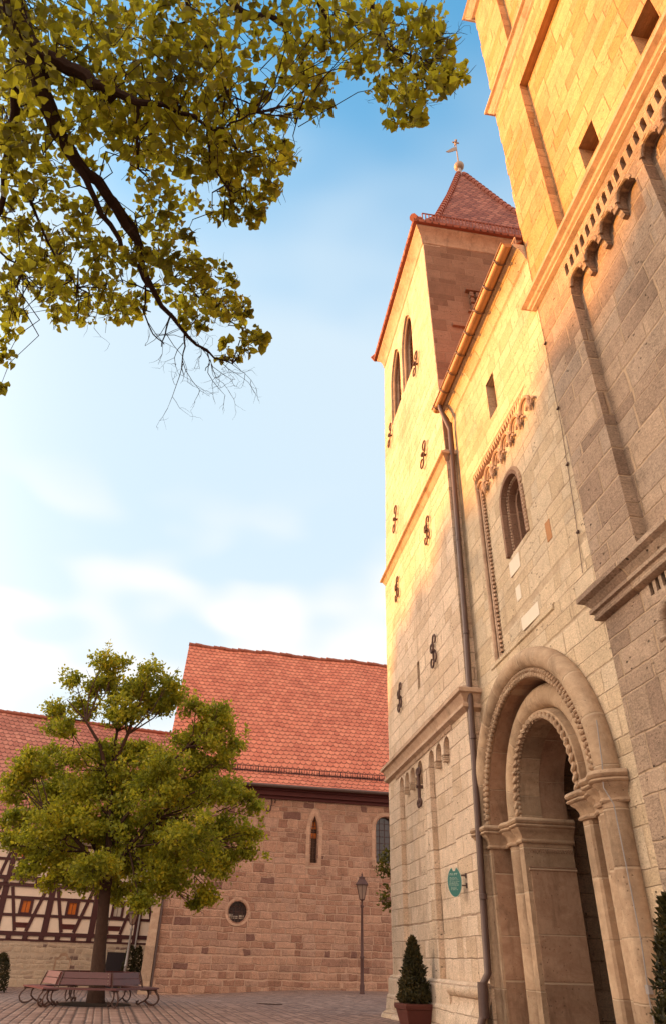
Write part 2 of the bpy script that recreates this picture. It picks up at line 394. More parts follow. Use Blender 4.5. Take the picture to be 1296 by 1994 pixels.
def ground_mat():
    t = NT('setts')
    o = t.obj(); a = t.sep(o)
    ang = 0.12
    u = t.m('ADD', t.m('MULTIPLY', a[0], math.cos(ang)), t.m('MULTIPLY', a[1], math.sin(ang)))
    v = t.m('SUBTRACT', t.m('MULTIPLY', a[1], math.cos(ang)), t.m('MULTIPLY', a[0], math.sin(ang)))
    d, r1, r2 = courses(t, v, u, .22, .20, .05, 3.0)
    n1 = t.noise(o, .5, 4); n2 = t.noise(o, 9, 4, .65); n3 = t.noise(o, 60, 3)
    col = t.ramp(r1, [(0, (.22, .13, .10)), (.5, (.34, .21, .16)), (.9, (.46, .30, .23)), (1, (.26, .145, .105))])
    col = t.scale(col, t.m('ADD', t.m('MULTIPLY_ADD', n2, .5, .45), t.m('ADD', t.m('MULTIPLY', n1, .35), t.m('MULTIPLY', n3, .2))))
    ms = t.m('SUBTRACT', 1, t.smooth(t.m('ADD', d, t.m('MULTIPLY', t.m('SUBTRACT', n2, .5), .015)), .008, .03))
    col = t.mix(t.m('MULTIPLY', ms, .85), col, (.055, .035, .028))
    t.bump(t.m('ADD', t.smooth(d, .0, .06), t.m('ADD', t.m('MULTIPLY', n2, .3), t.m('MULTIPLY', r2, .3))), .9, .03)
    return t.fin(col, t.m('MULTIPLY_ADD', n2, .25, .5), .35)
M['ground'] = ground_mat()

# ------------------------------------------------------------------ mesh helpers
ORG = {}
class MB:
    def __init__(s, tf=None):
        s.v = []; s.f = []; s.uv = {}; s.mi = []; s.tf = tf
    def add(s, vs_, fs, uvs=None, mi=0):
        b = len(s.v)
        for p in vs_:
            s.v.append(tuple(s.tf(*p)) if s.tf else tuple(p))
        for i, f in enumerate(fs):
            if uvs: s.uv[len(s.f)] = uvs[i]
            s.f.append(tuple(b + k for k in f)); s.mi.append(mi)
        return s
    def box(s, x0, x1, y0, y1, z0, z1, mi=0):
        v = [(x0, y0, z0), (x1, y0, z0), (x1, y1, z0), (x0, y1, z0), (x0, y0, z1), (x1, y0, z1), (x1, y1, z1), (x0, y1, z1)]
        return s.add(v, [(0, 3, 2, 1), (4, 5, 6, 7), (0, 1, 5, 4), (1, 2, 6, 5), (2, 3, 7, 6), (3, 0, 4, 7)], mi=mi)
    def quad(s, a, b, c, d, uv=None, mi=0):
        return s.add([a, b, c, d], [(0, 1, 2, 3)], [uv] if uv else None, mi)
    def beam(s, p, q, w, h, up=(0, 0, 1)):
        """rectangular bar from p to q, w across, h along up"""
        p, q, up = Vector(p), Vector(q), Vector(up)
        t = (q - p).normalized(); a = t.cross(up)
        if a.length < 1e-4: a = t.cross(Vector((1, 0, 0)))
        a.normalize(); b = a.cross(t).normalized()
        v = []
        for c in (p, q):
            for i, j in ((-1, -1), (1, -1), (1, 1), (-1, 1)):
                v.append(c + a * (w / 2 * i) + b * (h / 2 * j))
        return s.add(v, [(3, 2, 1, 0), (4, 5, 6, 7), (0, 1, 5, 4), (1, 2, 6, 5), (2, 3, 7, 6), (3, 0, 4, 7)])
    def tube(s, pts, r, n=8, caps=True):
        pts = [Vector(p) for p in pts]
        rs = r if isinstance(r, (list, tuple)) else [r] * len(pts)
        vs_ = []; ref = None
        for i, p in enumerate(pts):
            t = (pts[min(i + 1, len(pts) - 1)] - pts[max(i - 1, 0)])
            if t.length < 1e-9: t = Vector((0, 0, 1))
            t.normalize()
            if ref is None:
                ref = Vector((0, 0, 1)) if abs(t.z) < .9 else Vector((1, 0, 0))
            a = (ref - t * ref.dot(t))
            if a.length < 1e-6: a = t.orthogonal()
            a.normalize(); b = t.cross(a); ref = a
            for k in range(n):
                an = 2 * PI * k / n
                vs_.append(p + (a * math.cos(an) + b * math.sin(an)) * rs[i])
        fs = []
        for i in range(len(pts) - 1):
            for k in range(n):
                k2 = (k + 1) % n
                fs.append((i * n + k, i * n + k2, (i + 1) * n + k2, (i + 1) * n + k))
        if caps:
            fs.append(tuple(range(n - 1, -1, -1)))
            fs.append(tuple((len(pts) - 1) * n + k for k in range(n)))
        return s.add(vs_, fs)
    def lathe(s, cx, cy, prof, n=16, sx=1.0):
        vs_ = []
        for r, z in prof:
            for k in range(n):
                a = 2 * PI * k / n
                vs_.append((cx + r * math.cos(a), cy + r * math.sin(a), z))
        fs = []
        for i in range(len(prof) - 1):
            for k in range(n):
                k2 = (k + 1) % n
                fs.append((i * n + k, i * n + k2, (i + 1) * n + k2, (i + 1) * n + k))
        fs.append(tuple(range(n - 1, -1, -1))); fs.append(tuple((len(prof) - 1) * n + k for k in range(n)))
        return s.add(vs_, fs)
    def ball(s, c, r, n=12, m=8, sc=(1, 1, 1)):
        vs_ = [(c[0], c[1], c[2] - r * sc[2])]
        for i in range(1, m):
            ph = -PI / 2 + PI * i / m
            for k in range(n):
                a = 2 * PI * k / n
                vs_.append((c[0] + r * sc[0] * math.cos(ph) * math.cos(a), c[1] + r * sc[1] * math.cos(ph) * math.sin(a), c[2] + r * sc[2] * math.sin(ph)))
        vs_.append((c[0], c[1], c[2] + r * sc[2]))
        fs = [(0, 1 + (k + 1) % n, 1 + k) for k in range(n)]
        for i in range(m - 2):
            for k in range(n):
                a, b = 1 + i * n + k, 1 + i * n + (k + 1) % n
                fs.append((a, b, b + n, a + n))
        L = len(vs_) - 1
        fs += [(L, L - n + k, L - n + (k + 1) % n) for k in range(n)]
        return s.add(vs_, fs)
    def plate(s, outline, holes, x0, x1, warp=None):
        """2D polygon (y,z) with holes, front at x0, back at x1 (x0<x1)"""
        loops = [outline] + list(holes)
        tri = tessellate_polygon([[Vector((p[0], p[1], 0)) for p in L] for L in loops])
        flat = [p for L in loops for p in L]
        w = warp or (lambda x, y, z: (x, y, z))
        N = len(flat)
        vs_ = [w(x0, p[0], p[1]) for p in flat] + [w(x1, p[0], p[1]) for p in flat]
        fs = []
        for a, b, c in tri:
            p, q, r = flat[a], flat[b], flat[c]
            area = (q[0] - p[0]) * (r[1] - p[1]) - (q[1] - p[1]) * (r[0] - p[0])
            if area > 0: a, c = c, a            # make the front face look to -x
            fs.append((a, b, c)); fs.append((c + N, b + N, a + N))
        k = 0
        for li, L in enumerate(loops):
            n = len(L)
            ar = sum(L[i][0] * L[(i + 1) % n][1] - L[(i + 1) % n][0] * L[i][1] for i in range(n))
            for i in range(n):
                a, b = k + i, k + (i + 1) % n
                f = (a, b, b + N, a + N)
                if (ar > 0) != (li == 0): f = f[::-1]
                fs.append(f)
            k += n
        return s.add(vs_, fs)
    def mould(s, path, prof, side=1, closed=False, capped=True):
        """profile [(offset, z)] swept along a plan path [(x,y)]; offset to the left (side=1) or right of travel"""
        n = len(path); vs_ = []; m = len(prof)
        for i in range(n):
            p = Vector(path[i])
            d0 = d1 = None
            if i > 0 or closed: d0 = (p - Vector(path[i - 1])).normalized()
            if i < n - 1 or closed: d1 = (Vector(path[(i + 1) % n]) - p).normalized()
            if d0 is None: d0 = d1
            if d1 is None: d1 = d0
            n0 = Vector((-d0.y, d0.x)); n1 = Vector((-d1.y, d1.x))
            mm = n0 + n1
            if mm.length < 1e-6: mm = n0
            mm.normalize(); k = 1 / max(.45, mm.dot(n0))
            for o, z in prof:
                q = p + mm * (o * k * side)
                vs_.append((q.x, q.y, z))
        fs = []
        for i in range(n if closed else n - 1):
            j = (i + 1) % n
            for k in range(m - 1):
                f = (i * m + k, j * m + k, j * m + k + 1, i * m + k + 1)
                fs.append(f if side < 0 else f[::-1])
        if capped and not closed:
            fs.append(tuple(range(m))); fs.append(tuple((n - 1) * m + k for k in range(m - 1, -1, -1)))
        return s.add(vs_, fs)
    def arc(s, prof, yc, zc, a0, a1, n=40, stilt=0.0):
        """profile [(r, x)] (closed loop) swept along an arch in the y-z plane"""
        m = len(prof); vs_ = []; st = []
        if stilt: st.append((a0, -stilt))
        st += [(a0 + (a1 - a0) * i / n, 0) for i in range(n + 1)]
        if stilt: st.append((a1, -stilt))
        for a, dz in st:
            for r, x in prof:
                vs_.append((x, yc + r * math.cos(a), zc + r * math.sin(a) + dz))
        fs = []
        for i in range(len(st) - 1):
            for k in range(m):
                k2 = (k + 1) % m
                fs.append((i * m + k, i * m + k2, (i + 1) * m + k2, (i + 1) * m + k))
        fs.append(tuple(range(m - 1, -1, -1))); fs.append(tuple((len(st) - 1) * m + k for k in range(m)))
        return s.add(vs_, fs)
    def build(s, name, mats, parent=None, sharp=40, smooth=True, fix=False):
        me = bpy.data.meshes.new(name)
        me.from_pydata(s.v, [], s.f)
        if not isinstance(mats, (list, tuple)): mats = [mats]
        for mt in mats: me.materials.append(mt)
        if len(mats) > 1: me.polygons.foreach_set('material_index', s.mi)
        if s.uv:
            lay = me.uv_layers.new(name='UVMap')
            for p in me.polygons:
                u = s.uv.get(p.index)
                if u:
                    for li, c in zip(p.loop_indices, u): lay.data[li].uv = c
        if fix:
            bm = bmesh.new(); bm.from_mesh(me)
            bmesh.ops.recalc_face_normals(bm, faces=bm.faces[:]); bm.to_mesh(me); bm.free()
        if smooth:
            me.polygons.foreach_set('use_smooth', [True] * len(me.polygons))
            me.set_sharp_from_angle(angle=R_(sharp))
        me.update()
        o = bpy.data.objects.new(name, me)
        S.collection.objects.link(o)
        if parent is not None:
            o.parent = parent
            w = ORG.get(parent.name, Vector((0, 0, 0)))
            o.location = -w
        ORG[o.name] = Vector((0, 0, 0))
        return o

def tag(o, label, cat, group=None):
    o['label'] = label; o['category'] = cat
    if group: o['group'] = group
    return o
def thing(name, label, cat, loc, group=None):
    o = bpy.data.objects.new(name, None)
    o.empty_display_size = 0.3
    S.collection.objects.link(o)
    o.location = loc
    ORG[o.name] = Vector(loc)
    return tag(o, label, cat, group)

def arch_pts(yc, zs, r, n=16, z0=None, pointed=0.0):
    """outline of an arched opening, counter-clockwise from lower right (small y)"""
    pts = []
    if z0 is not None: pts += [(yc - r, z0), (yc + r, z0)]
    if pointed > 0:                              # two-centred arch
        R2 = r + pointed; c = pointed
        am = math.acos(c / R2)
        for i in range(n // 2 + 1):
            a = am * i / (n // 2); pts.append((yc - c + R2 * math.cos(a), zs + R2 * math.sin(a)))
        for i in range(n // 2 - 1, -1, -1):
            a = am * i / (n // 2); pts.append((yc + c - R2 * math.cos(a), zs + R2 * math.sin(a)))
    else:
        for i in range(n + 1):
            a = PI * i / n; pts.append((yc + r * math.cos(a), zs + r * math.sin(a)))
    return pts

def leaves(mb, C, size, rng, up=0.0, ratio=.62, fold=.25, hang=0.0, jitter=.35):
    """small folded leaves at the points C (N,3)"""
    N = len(C)
    d = rng.normal(size=(N, 3)); d[:, 2] += up; d[:, 2] -= hang
    d /= np.linalg.norm(d, axis=1)[:, None]
    a = rng.normal(size=(N, 3)); a -= d * (a * d).sum(1)[:, None]
    a /= np.linalg.norm(a, axis=1)[:, None]
    n = np.cross(d, a)
    L = (size * (1 + jitter * rng.uniform(-1, 1, N)))[:, None]
    w = L * ratio * .5
    P = [C, C + d * L * .33 + a * w + n * w * fold * 2, C + d * L * .68 + a * w * .8 + n * w * fold * 1.5, C + d * L,
         C + d * L * .68 - a * w * .8 + n * w * fold * 1.5, C + d * L * .33 - a * w + n * w * fold * 2]
    V = np.stack(P, 1).reshape(-1, 3)
    b = len(mb.v)
    mb.v += [tuple(v) for v in V]
    for i in range(N):
        k = b + i * 6
        mb.f.append((k, k + 1, k + 2, k + 3)); mb.f.append((k, k + 3, k + 4, k + 5))
        mb.mi += [0, 0]
rng = np.random.default_rng(7)
random.seed(5)

# ------------------------------------------------------------------ ground
def gz(x, y):
    def ss(t): t = max(0, min(1, t)); return t * t * (3 - 2 * t)
    return -0.30 * ss((y - 28) / 12) * ss((6 - x) / 8)
g = MB()
xs = [-400, -150, -70, -40] + [-25 + 1.0 * i for i in range(66)] + [60, 100, 200, 400]
ys = [-300, -100, -40, -15] + [-6 + 1.0 * i for i in range(66)] + [80, 120, 250, 600]
g.add([(x, y, gz(x, y)) for y in ys for x in xs], [(j * len(xs) + i, j * len(xs) + i + 1, (j + 1) * len(xs) + i + 1, (j + 1) * len(xs) + i) for j in range(len(ys) - 1) for i in range(len(xs) - 1)])
ground = g.build('ground', M['ground'])
ground['kind'] = 'structure'

# ------------------------------------------------------------------ the church: two towers and the portal bay
church = thing('church', 'tall pale stone church on the right with twin towers and carved round portal', 'church', (9.5, 13, 0))
YC, ZC, ZI, ZR = 13.2, 3.85, 4.18, 4.12          # portal axis and springing

def body(x0, x1, y0, y1, z0, z1): return MB().box(x0, x1, y0, y1, z0, z1)

# ---- far tower
def wT(x, y, z):
    if z < 14.7: return (x, y, z)
    a = 16.05 + 0.043 * (z - 14.7); b = 24.45 - 0.062 * (z - 14.7)
    return (x, a + (b - a) * (y - 15.95) / 8.55, z)
def unT(y, z):
    a = 16.05 + 0.043 * (z - 14.7); b = 24.45 - 0.062 * (z - 14.7)
    return 15.95 + 8.55 * (y - a) / (b - a)
def scallop(y0, y1, z0, zs, centres, r):
    """recessed panel with a row of small round arches along its top"""
    pts = [(y0, z0), (y1, z0)]
    for c in sorted(centres, reverse=True):
        pts.append((c + r, zs - .14))
        for i in range(11):
            a = PI * i / 10; pts.append((c + r * math.cos(a), zs + r * math.sin(a)))
        pts.append((c - r, zs - .14))
    return pts
mb = MB()
recA = scallop(20.02, 22.96, 0.98, 6.08, [22.68, 21.98, 21.28, 20.42], .27)
recA[0] = (20.15, .98); recA[-1] = (20.15, 5.94)
recB = scallop(17.48, 19.5, 0.98, 6.10, [19.2, 18.47, 17.74], .26)
recB[1] = (19.46, .98)
mb.plate([(15.95, 0), (24.5, 0), (24.5, 6.6), (15.95, 6.6)], [recA, recB], 5.75, 5.9)
mb.plate([(15.95, 0), (24.5, 0), (24.5, 6.6), (15.95, 6.6)], [arch_pts(19.62, 2.68, .2, 10, 1.95)], 5.9, 6.3)
mb.box(6.3, 13.4, 15.95, 24.5, 0, 6.6)
mb.plate([(15.95, 6.6), (24.5, 6.6), (24.5, 14.7), (15.95, 14.7)], [[(20.06, 8.5), (20.34, 8.5), (20.34, 9.38), (20.06, 9.38)]], 5.79, 6.4)
mb.box(6.4, 13.4, 15.95, 24.5, 6.6, 14.7)
win_y = [unT(19.68, 23), unT(21.75, 23)]
lan = [arch_pts(c, 23.7, .97, 14, 21.45, .75) for c in win_y]
mb.plate([(15.95, 14.7), (24.5, 14.7), (24.5, 27.0), (15.95, 27.0)], lan, 5.82, 6.55, wT)
tower = mb.build('tower', M['tower'], church, smooth=False)
mb = MB()
vv = [wT(x, y, z) for z in (14.7, 27.0) for x, y in ((6.55, 15.95), (13.4, 15.95), (13.4, 24.5), (6.55, 24.5))]
mb.add(vv, [(0, 3, 2, 1), (4, 5, 6, 7), (0, 1, 5, 4), (1, 2, 6, 5), (2, 3, 7, 6), (3, 0, 4, 7)])
# faint set-off and carved relief of the flank
mb.box(6.6, 13.2, 16.22, 16.36, 21.0, 21.16)
P_ = [wT(x, 15.95, z) for x, z in ((5.85, 14.85), (6.56, 14.85), (6.56, 26.05), (5.85, 26.05))]  # thin sheet carrying the flank's shade-darkened stone over the paler wall edge
mb.add([(p[0], p[1] - .006, p[2]) for p in P_] + [(p[0], p[1] + .02, p[2]) for p in P_], [(0, 1, 2, 3), (0, 3, 7, 4), (1, 5, 6, 2), (2, 6, 7, 3)])
mb.build('flank_shade_sheet', M['side'], tower, smooth=False)
mb = MB()
for i in range(5):
    for j in range(3):
        mb.box(7.45 + i * .24, 7.58 + i * .24, 16.22, 16.45, 22.1 + j * .36, 22.34 + j * .36)
mb.box(7.3, 8.7, 16.25, 16.5, 23.2, 23.32)
mb.box(7.3, 8.7, 16.25, 16.5, 21.95, 22.03)
mb.tube([(8 + .42 * math.cos(PI * i / 12), 16.3, 21.4 + .42 * math.sin(PI * i / 12)) for i in range(13)], .07, 8)
mb.tube([(8 + .25 * math.cos(PI * i / 12), 16.3, 21.4 + .25 * math.sin(PI * i / 12)) for i in range(13)], .05, 8)
mb.build('relief', M['side'], tower)

def ledge(name, prof, y0, y1, xf, x_back, mat, parent, back0=None, back1=None):
    path = [(back1 or x_back, y1), (xf, y1), (xf, y0), (back0 or x_back, y0)]
    return MB().mould(path, prof, side=-1).build(name, mat, parent, sharp=25)
ledge('string_course', [(0, 7.16), (.17, 7.06), (.24, 7.02), (.24, 6.93), (.17, 6.9), (.10, 6.78), (.08, 6.7), (.13, 6.66), (.13, 6.58), (.06, 6.54), (0, 6.5)], 15.95, 24.5, 5.75, 13.4, M['trim'], tower, back0=6.35)
ledge('string_course', [(-.03, 14.82), (.15, 14.6), (.19, 14.56), (.19, 14.5), (.10, 14.46), (.04, 14.34), (0, 14.28)], 15.97, 24.48, 5.78, 13.4, M['trim'], tower, back0=7.5)
a = wT(0, 15.95, 26.6)[1]; b = wT(0, 24.5, 26.6)[1]
ledge('cornice', [(0, 26.1), (.05, 26.16), (.05, 26.26), (.10, 26.5), (.2, 26.72), (.32, 26.85), (.32, 27.0), (-.3, 27.0)], a, b, 5.82, 13.4, M['trim'], tower)
ledge('plinth', [(0, .98), (.06, .95), (.12, .86), (.12, .5), (.16, .46), (.2, .0)], 18.5, 24.5, 5.75, 13.4, M['tower'], tower, back0=5.76)
mb = MB().tube([(5.72, 18.45, .83), (5.72, 16.95, .83), (5.72, 15.97, .83)], [.15, .15, .15], 12)
mb.mould([(5.75, 18.49), (5.75, 15.96)], [(0, .70), (.08, .68), (.08, .56), (.16, .45), (.22, .32), (.24, .2), (.24, 0)], side=-1)
mb.build('base_moulding', M['tower'], tower)
# dentil strip under the lower string course
mb = MB()
for i in range(40):
    y = 17.2 + i * .155
    mb.box(5.715, 5.76, y, y + .085, 6.40, 6.53)
mb.build('dentil_band', M['trim'], tower, smooth=False)
# half-round lesene between the two panels
mb = MB().tube([(5.86, 19.8, .99), (5.86, 19.8, 6.0), (5.86, 19.8, 6.16)], [.14, .14, .12], 14)
mb.build('lesene', M['tower'], tower)
for cs, r, zs in (([22.68, 21.98, 21.28, 20.42], .27, 6.08), ([19.2, 18.47, 17.74], .26, 6.1)):
    for c in cs:
        for s_ in (-1, 1):
            mb = MB()
            for k in range(4):
                mb.box(5.74, 5.9, c + s_ * (r + .04) - .035, c + s_ * (r + .04) + .035, zs - .16 - k * .05, zs - .13 - k * .05)
            mb.build('corbel', M['tower'], tower, smooth=False)

# roof of the far tower
cx_, cy_ = 9.6, 20.13
def ring(dx, z, fx=1.0): return [(cx_ - dx * fx, cy_ - dx, z), (cx_ + dx * fx, cy_ - dx, z), (cx_ + dx * fx, cy_ + dx, z), (cx_ - dx * fx, cy_ + dx, z)]
rings = [ring(4.02, 26.96, 1.055), ring(4.06, 27.06, 1.055), ring(3.45, 27.72, 1.04), ring(2.75, 29.4), ring(1.45, 33.6), ring(.14, 38.3)]
mb = MB()
for k in range(len(rings) - 1):
    for i in range(4):
        j = (i + 1) % 4
        p = [rings[k][i], rings[k][j], rings[k + 1][j], rings[k + 1][i]]
        L0 = (Vector(p[1]) - Vector(p[0])).length; L1 = (Vector(p[2]) - Vector(p[3])).length
        h0 = k * 0.0 + rings[k][0][2] * 1.1; h1 = rings[k + 1][0][2] * 1.1
        mb.quad(*p, uv=[(-L0 / 2 + 50 * i, h0), (L0 / 2 + 50 * i, h0), (L1 / 2 + 50 * i, h1), (-L1 / 2 + 50 * i, h1)])
mb.add(rings[0], [(3, 2, 1, 0)], [[(0, 0)] * 4])
mb.build('roof', M['tile_tower'], tower, smooth=False)
mb = MB()
for i in range(4):
    pts = []
    for k in range(1, len(rings) - 1):
        A = Vector(rings[k][i]); B = Vector(rings[k + 1][i]); n = max(2, int((B - A).length / .42))
        for q in range(n):
            P = A.lerp(B, q / n); Q = A.lerp(B, (q + 1.12) / n)
            mb.tube([P + Vector((0, 0, .05)), Q + Vector((0, 0, .02))], [.17, .125], 8)
mb.build('hip_tiles', M['tile_tower'] if False else M['ridge'], tower)
mb = MB()
def rail(P, Q, n, h, r=.018):
    P, Q = Vector(P), Vector(Q); up = Vector((0, 0, 1))
    for z in (0.02, h): mb.tube([P + up * z, Q + up * z], r, 5)
    for i in range(n + 1):
        p = P.lerp(Q, i / n); mb.tube([p, p + up * h], r * .85, 5, False)
for i in range(4):
    A, B = Vector(ring(3.86, 27.3, 1.05)[i]), Vector(ring(3.86, 27.3, 1.05)[(i + 1) % 4])
    rail(A.lerp(B, .03), B.lerp(A, .03), 52, .52, .03)
mb.build('snow_guard', M['ridge'], tower)
mb = MB().lathe(cx_, cy_, [(.24, 37.9), (.15, 38.3), (.12, 38.8), (.09, 39.15)], 12)
fin = mb.build('finial', M['grey_metal'], tower)
mb = MB().ball((cx_, cy_, 39.3), .29, 16, 10)
mb.build('gilt_ball', M['brass'], tower)
mb = MB().tube([(cx_, cy_, 39.5), (cx_, cy_, 42.0)], [.05, .03], 8)
mb.box(cx_ - .2, cx_ + .2, cy_ - .03, cy_ + .03, 41.82, 41.9); mb.box(cx_ - .03, cx_ + .03, cy_ - .2, cy_ + .2, 41.8, 41.88)
mb.tube([(cx_, cy_, 41.6), (cx_, cy_, 42.15)], .05, 6)
mb.ball((cx_, cy_, 41.86), .11, 8, 6)
P = [(0, 41.35), (-.2, 41.25), (-.42, 41.0), (-.66, 40.72), (-.5, 40.68), (-.3, 40.8), (0, 41.05)]
mb.add([(cx_ + x, cy_ - .02 - x * .05, z) for x, z in P] + [(cx_ + x, cy_ + .02 - x * .05, z) for x, z in P],
       [tuple(range(7)), tuple(range(13, 6, -1))] + [(i, (i + 1) % 7, (i + 1) % 7 + 7, i + 7) for i in range(7)])
mb.build('weather_vane', M['brass'], tower)

# belfry windows
for c, L in zip(win_y, lan):
    P = [wT(6.42, y, z) for y, z in L]
    mb = MB().add(P + [(6.54, p[1], p[2]) for p in P], [tuple(range(len(P)))[::-1]] + [(i, (i + 1) % len(P), (i + 1) % len(P) + len(P), i + len(P)) for i in range(len(P))])
    wnd = mb.build('belfry_window', M['dark'], tower, smooth=False)
    mb = MB()
    for i in range(16):
        z = 21.6 + i * .19
        hw = .92 if z < 23.7 else .92 * max(.1, math.sqrt(max(0, 1 - ((z - 23.7) / 1.5) ** 2)))
        y0, y1 = wT(0, c - hw, z)[1], wT(0, c + hw, z)[1]
        mb.add([(6.2, y0, z), (6.2, y1, z), (6.4, y1, z + .13), (6.4, y0, z + .13), (6.2, y0, z + .03), (6.2, y1, z + .03), (6.4, y1, z + .16), (6.4, y0, z + .16)],
               [(0, 1, 2, 3), (7, 6, 5, 4), (0, 4, 5, 1), (1, 5, 6, 2), (2, 6, 7, 3), (3, 7, 4, 0)])
    mb.build('louvre', M['louvre'], tower, smooth=False)
    mb = MB()
    for xx, rr, sh in ((5.98, .07, .03), (6.16, .05, .07)):
        mb.tube([wT(xx, c + (y - c) * (1 - sh), z - .04) for y, z in (L[1:] + [L[0]])], rr, 8)
    mb.build('window_moulding', M['trim'], tower)
mb = MB().box(6.25, 6.295, 19.4, 19.84, 1.95, 2.9)
mb.build('slit_window', M['dark'], tower, smooth=False)
mb = MB().box(6.34, 6.395, 20.0, 20.4, 8.45, 9.42)
mb.build('slit_window', M['dark'], tower, smooth=False)

# iron wall anchors of the far tower
def anchor(y, z0, z1, kind, x=5.74, parent=None):
    mb = MB(); h = z1 - z0; r = .027
    zm = (z0 + z1) / 2
    def curl(yc, zc, rad, a0, a1, n=12): return [(x, yc + rad * math.cos(a0 + (a1 - a0) * i / n), zc + rad * math.sin(a0 + (a1 - a0) * i / n)) for i in range(n + 1)]
    R = .17
    if kind == 's':
        pts = curl(y - R, z1 - R, R, -PI * .6, PI, 14)
        pts += [(x, y - R * 2 + R * 2 * t, z1 - R - (h - 2 * R) * t) for t in (.15, .4, .6, .85)]
        pts += curl(y + R, z0 + R, R, PI, PI * 2.6, 14)
        pts = curl(y - R, z1 - R, R, -PI * .7, PI, 16) + [(x, y - R * 1.2, zm + .2), (x, y, zm), (x, y + R * 1.2, zm - .2)] if False else pts
        mb.tube(pts, r, 8)
    else:
        mb.tube([(x, y, z0 + .2), (x, y, z1 - .2)], r * 1.25, 8)
        mb.tube([(x, y, z1 - .35)] + curl(y - R * .8, z1 - R, R * .8, 0, PI * 1.35), r, 8)
        mb.tube([(x, y, z1 - .5)] + curl(y + R * .75, z1 - R * 2.1, R * .75, PI, -PI * .5), r, 8)
        mb.tube([(x, y, z0 + .35)] + curl(y - R * .8, z0 + R * 1.5, R * .8, 0, -PI * 1.35), r, 8)
        mb.tube([(x, y, z0 + .5)] + curl(y + R * .8, z0 + R, R * .8, PI, PI * 2.4), r, 8)
    mb.tube([(5.95, y, zm), (x - .07, y, zm)], .045, 8)
    mb.box(x - .06, x + .03, y - .09, y + .09, zm - .04, zm + .04)
    return mb.build('wall_anchor', M['iron'], parent)
for y, z0, z1, k in ((22.38, 15.7, 16.75, 's'), (18.2, 12.65, 13.62, 'x'), (22.42, 12.6, 13.58, 'x'), (18.3, 8.5, 9.47, 'x'), (22.5, 8.45, 9.45, 'x'), (18.35, 20.5, 21.42, 's'), (22.8, 20.45, 21.5, 's'), (18.08, 15.75, 16.65, 's')):
    anchor(y, z0, z1, k, 5.72, tower)
mb = MB().tube([(5.68, 20.36, 5.15), (5.68, 20.36, 6.05)], .05, 8)
for z in (5.15, 6.02):
    for s_ in (-1, 1): mb.tube([(5.68, 20.36 + s_ * .09 + .09 * math.cos(PI * i / 5), z + .09 * math.sin(PI * i / 5)) for i in range(11)], .04, 6)
mb.tube([(5.95, 20.36, 5.6), (5.6, 20.36, 5.6)], .05, 8)
mb.build('wall_anchor', M['iron'], tower)

# ---- the bay between the towers
mb = MB()
hp = 2.62
portal_hole = [(YC - hp, -.2), (YC + hp, -.2)] + [(YC + hp * math.cos(PI * i / 32), ZC + hp * math.sin(PI * i / 32)) for i in range(33)]
outl = [(9.75, 0), (YC - hp, 0)] + [(YC - hp * math.cos(PI * i / 40), ZC + hp * math.sin(PI * i / 40)) for i in range(41)] + [(YC + hp, 0), (15.95, 0), (15.95, 16.15), (9.75, 16.15)]
panel = [(10.9, 7.28), (14.68, 7.28), (14.68, 12.72), (14.74, 12.72), (14.74, 12.86), (10.9, 12.86)]
slit = [(12.55, 13.58), (13.1, 13.58), (13.1, 14.85), (12.55, 14.85)]
mb.plate(outl, [panel, slit], 6.1, 6.9)
bay = mb.build('facade_wall', M['bay'], church, smooth=False)
# the panel, running out flush towards the near tower
win_c, win_r, win_s = 12.70, .56, 10.80
mb = MB()
wp = lambda x, y, z: (x + (.17 * (y - 10.9) / 3.8 if x < 6.5 else 0), y, z)
mb.plate([(10.9, 7.28), (14.74, 7.28), (14.74, 12.86), (10.9, 12.86)], [arch_pts(win_c, win_s, win_r, 24, 9.42)], 6.103, 6.9, wp)
mb.build('blind_panel', M['bay'], bay, smooth=False)
mb = MB().box(6.9, 13.4, 9.75, 15.95, 7.6, 16.15)
mb.add([(5.9, 9.76, 16.55), (5.9, 16.03, 16.55), (9.6, 16.03, 20.0), (9.6, 9.76, 20.0), (13.4, 9.76, 16.55), (13.4, 16.03, 16.55)], [(0, 1, 2, 3), (3, 2, 5, 4)])
mb.build('roof', M['tile_old'], bay, smooth=False)
mb = MB().box(6.7, 6.89, 12.5, 13.15, 13.5, 14.9)
mb.build('slit_window', M['dark'], bay, smooth=False)
# sill band of the panel and patched blocks
mb = MB()
mb.mould([(6.1, 14.9), (6.1, 11.4)], [(-.02, 7.34), (.035, 7.28), (.035, 7.2), (-.02, 7.16)], side=-1)
mb.build('sill_band', M['bay'], bay, smooth=False)
def patch(y0, y1, z0, z1, m, x=6.1):
    f = .17 * (y0 - 10.9) / 3.8 if z0 > 7.4 and y0 > 10.9 else 0
    MB().box(x + f - .006, x + f + .06, y0, y1, z0, z1).build('stone_patch', m, bay, smooth=False)
patch(12.76, 13.35, 8.9, 9.28, M['white_stone']); patch(12.15, 13.05, 7.42, 7.72, M['white_stone'])
patch(10.98, 11.2, 8.6, 9.05, M['orange_stone'])
patch(12.95, 13.2, 8.2, 8.55, M['white_stone'])

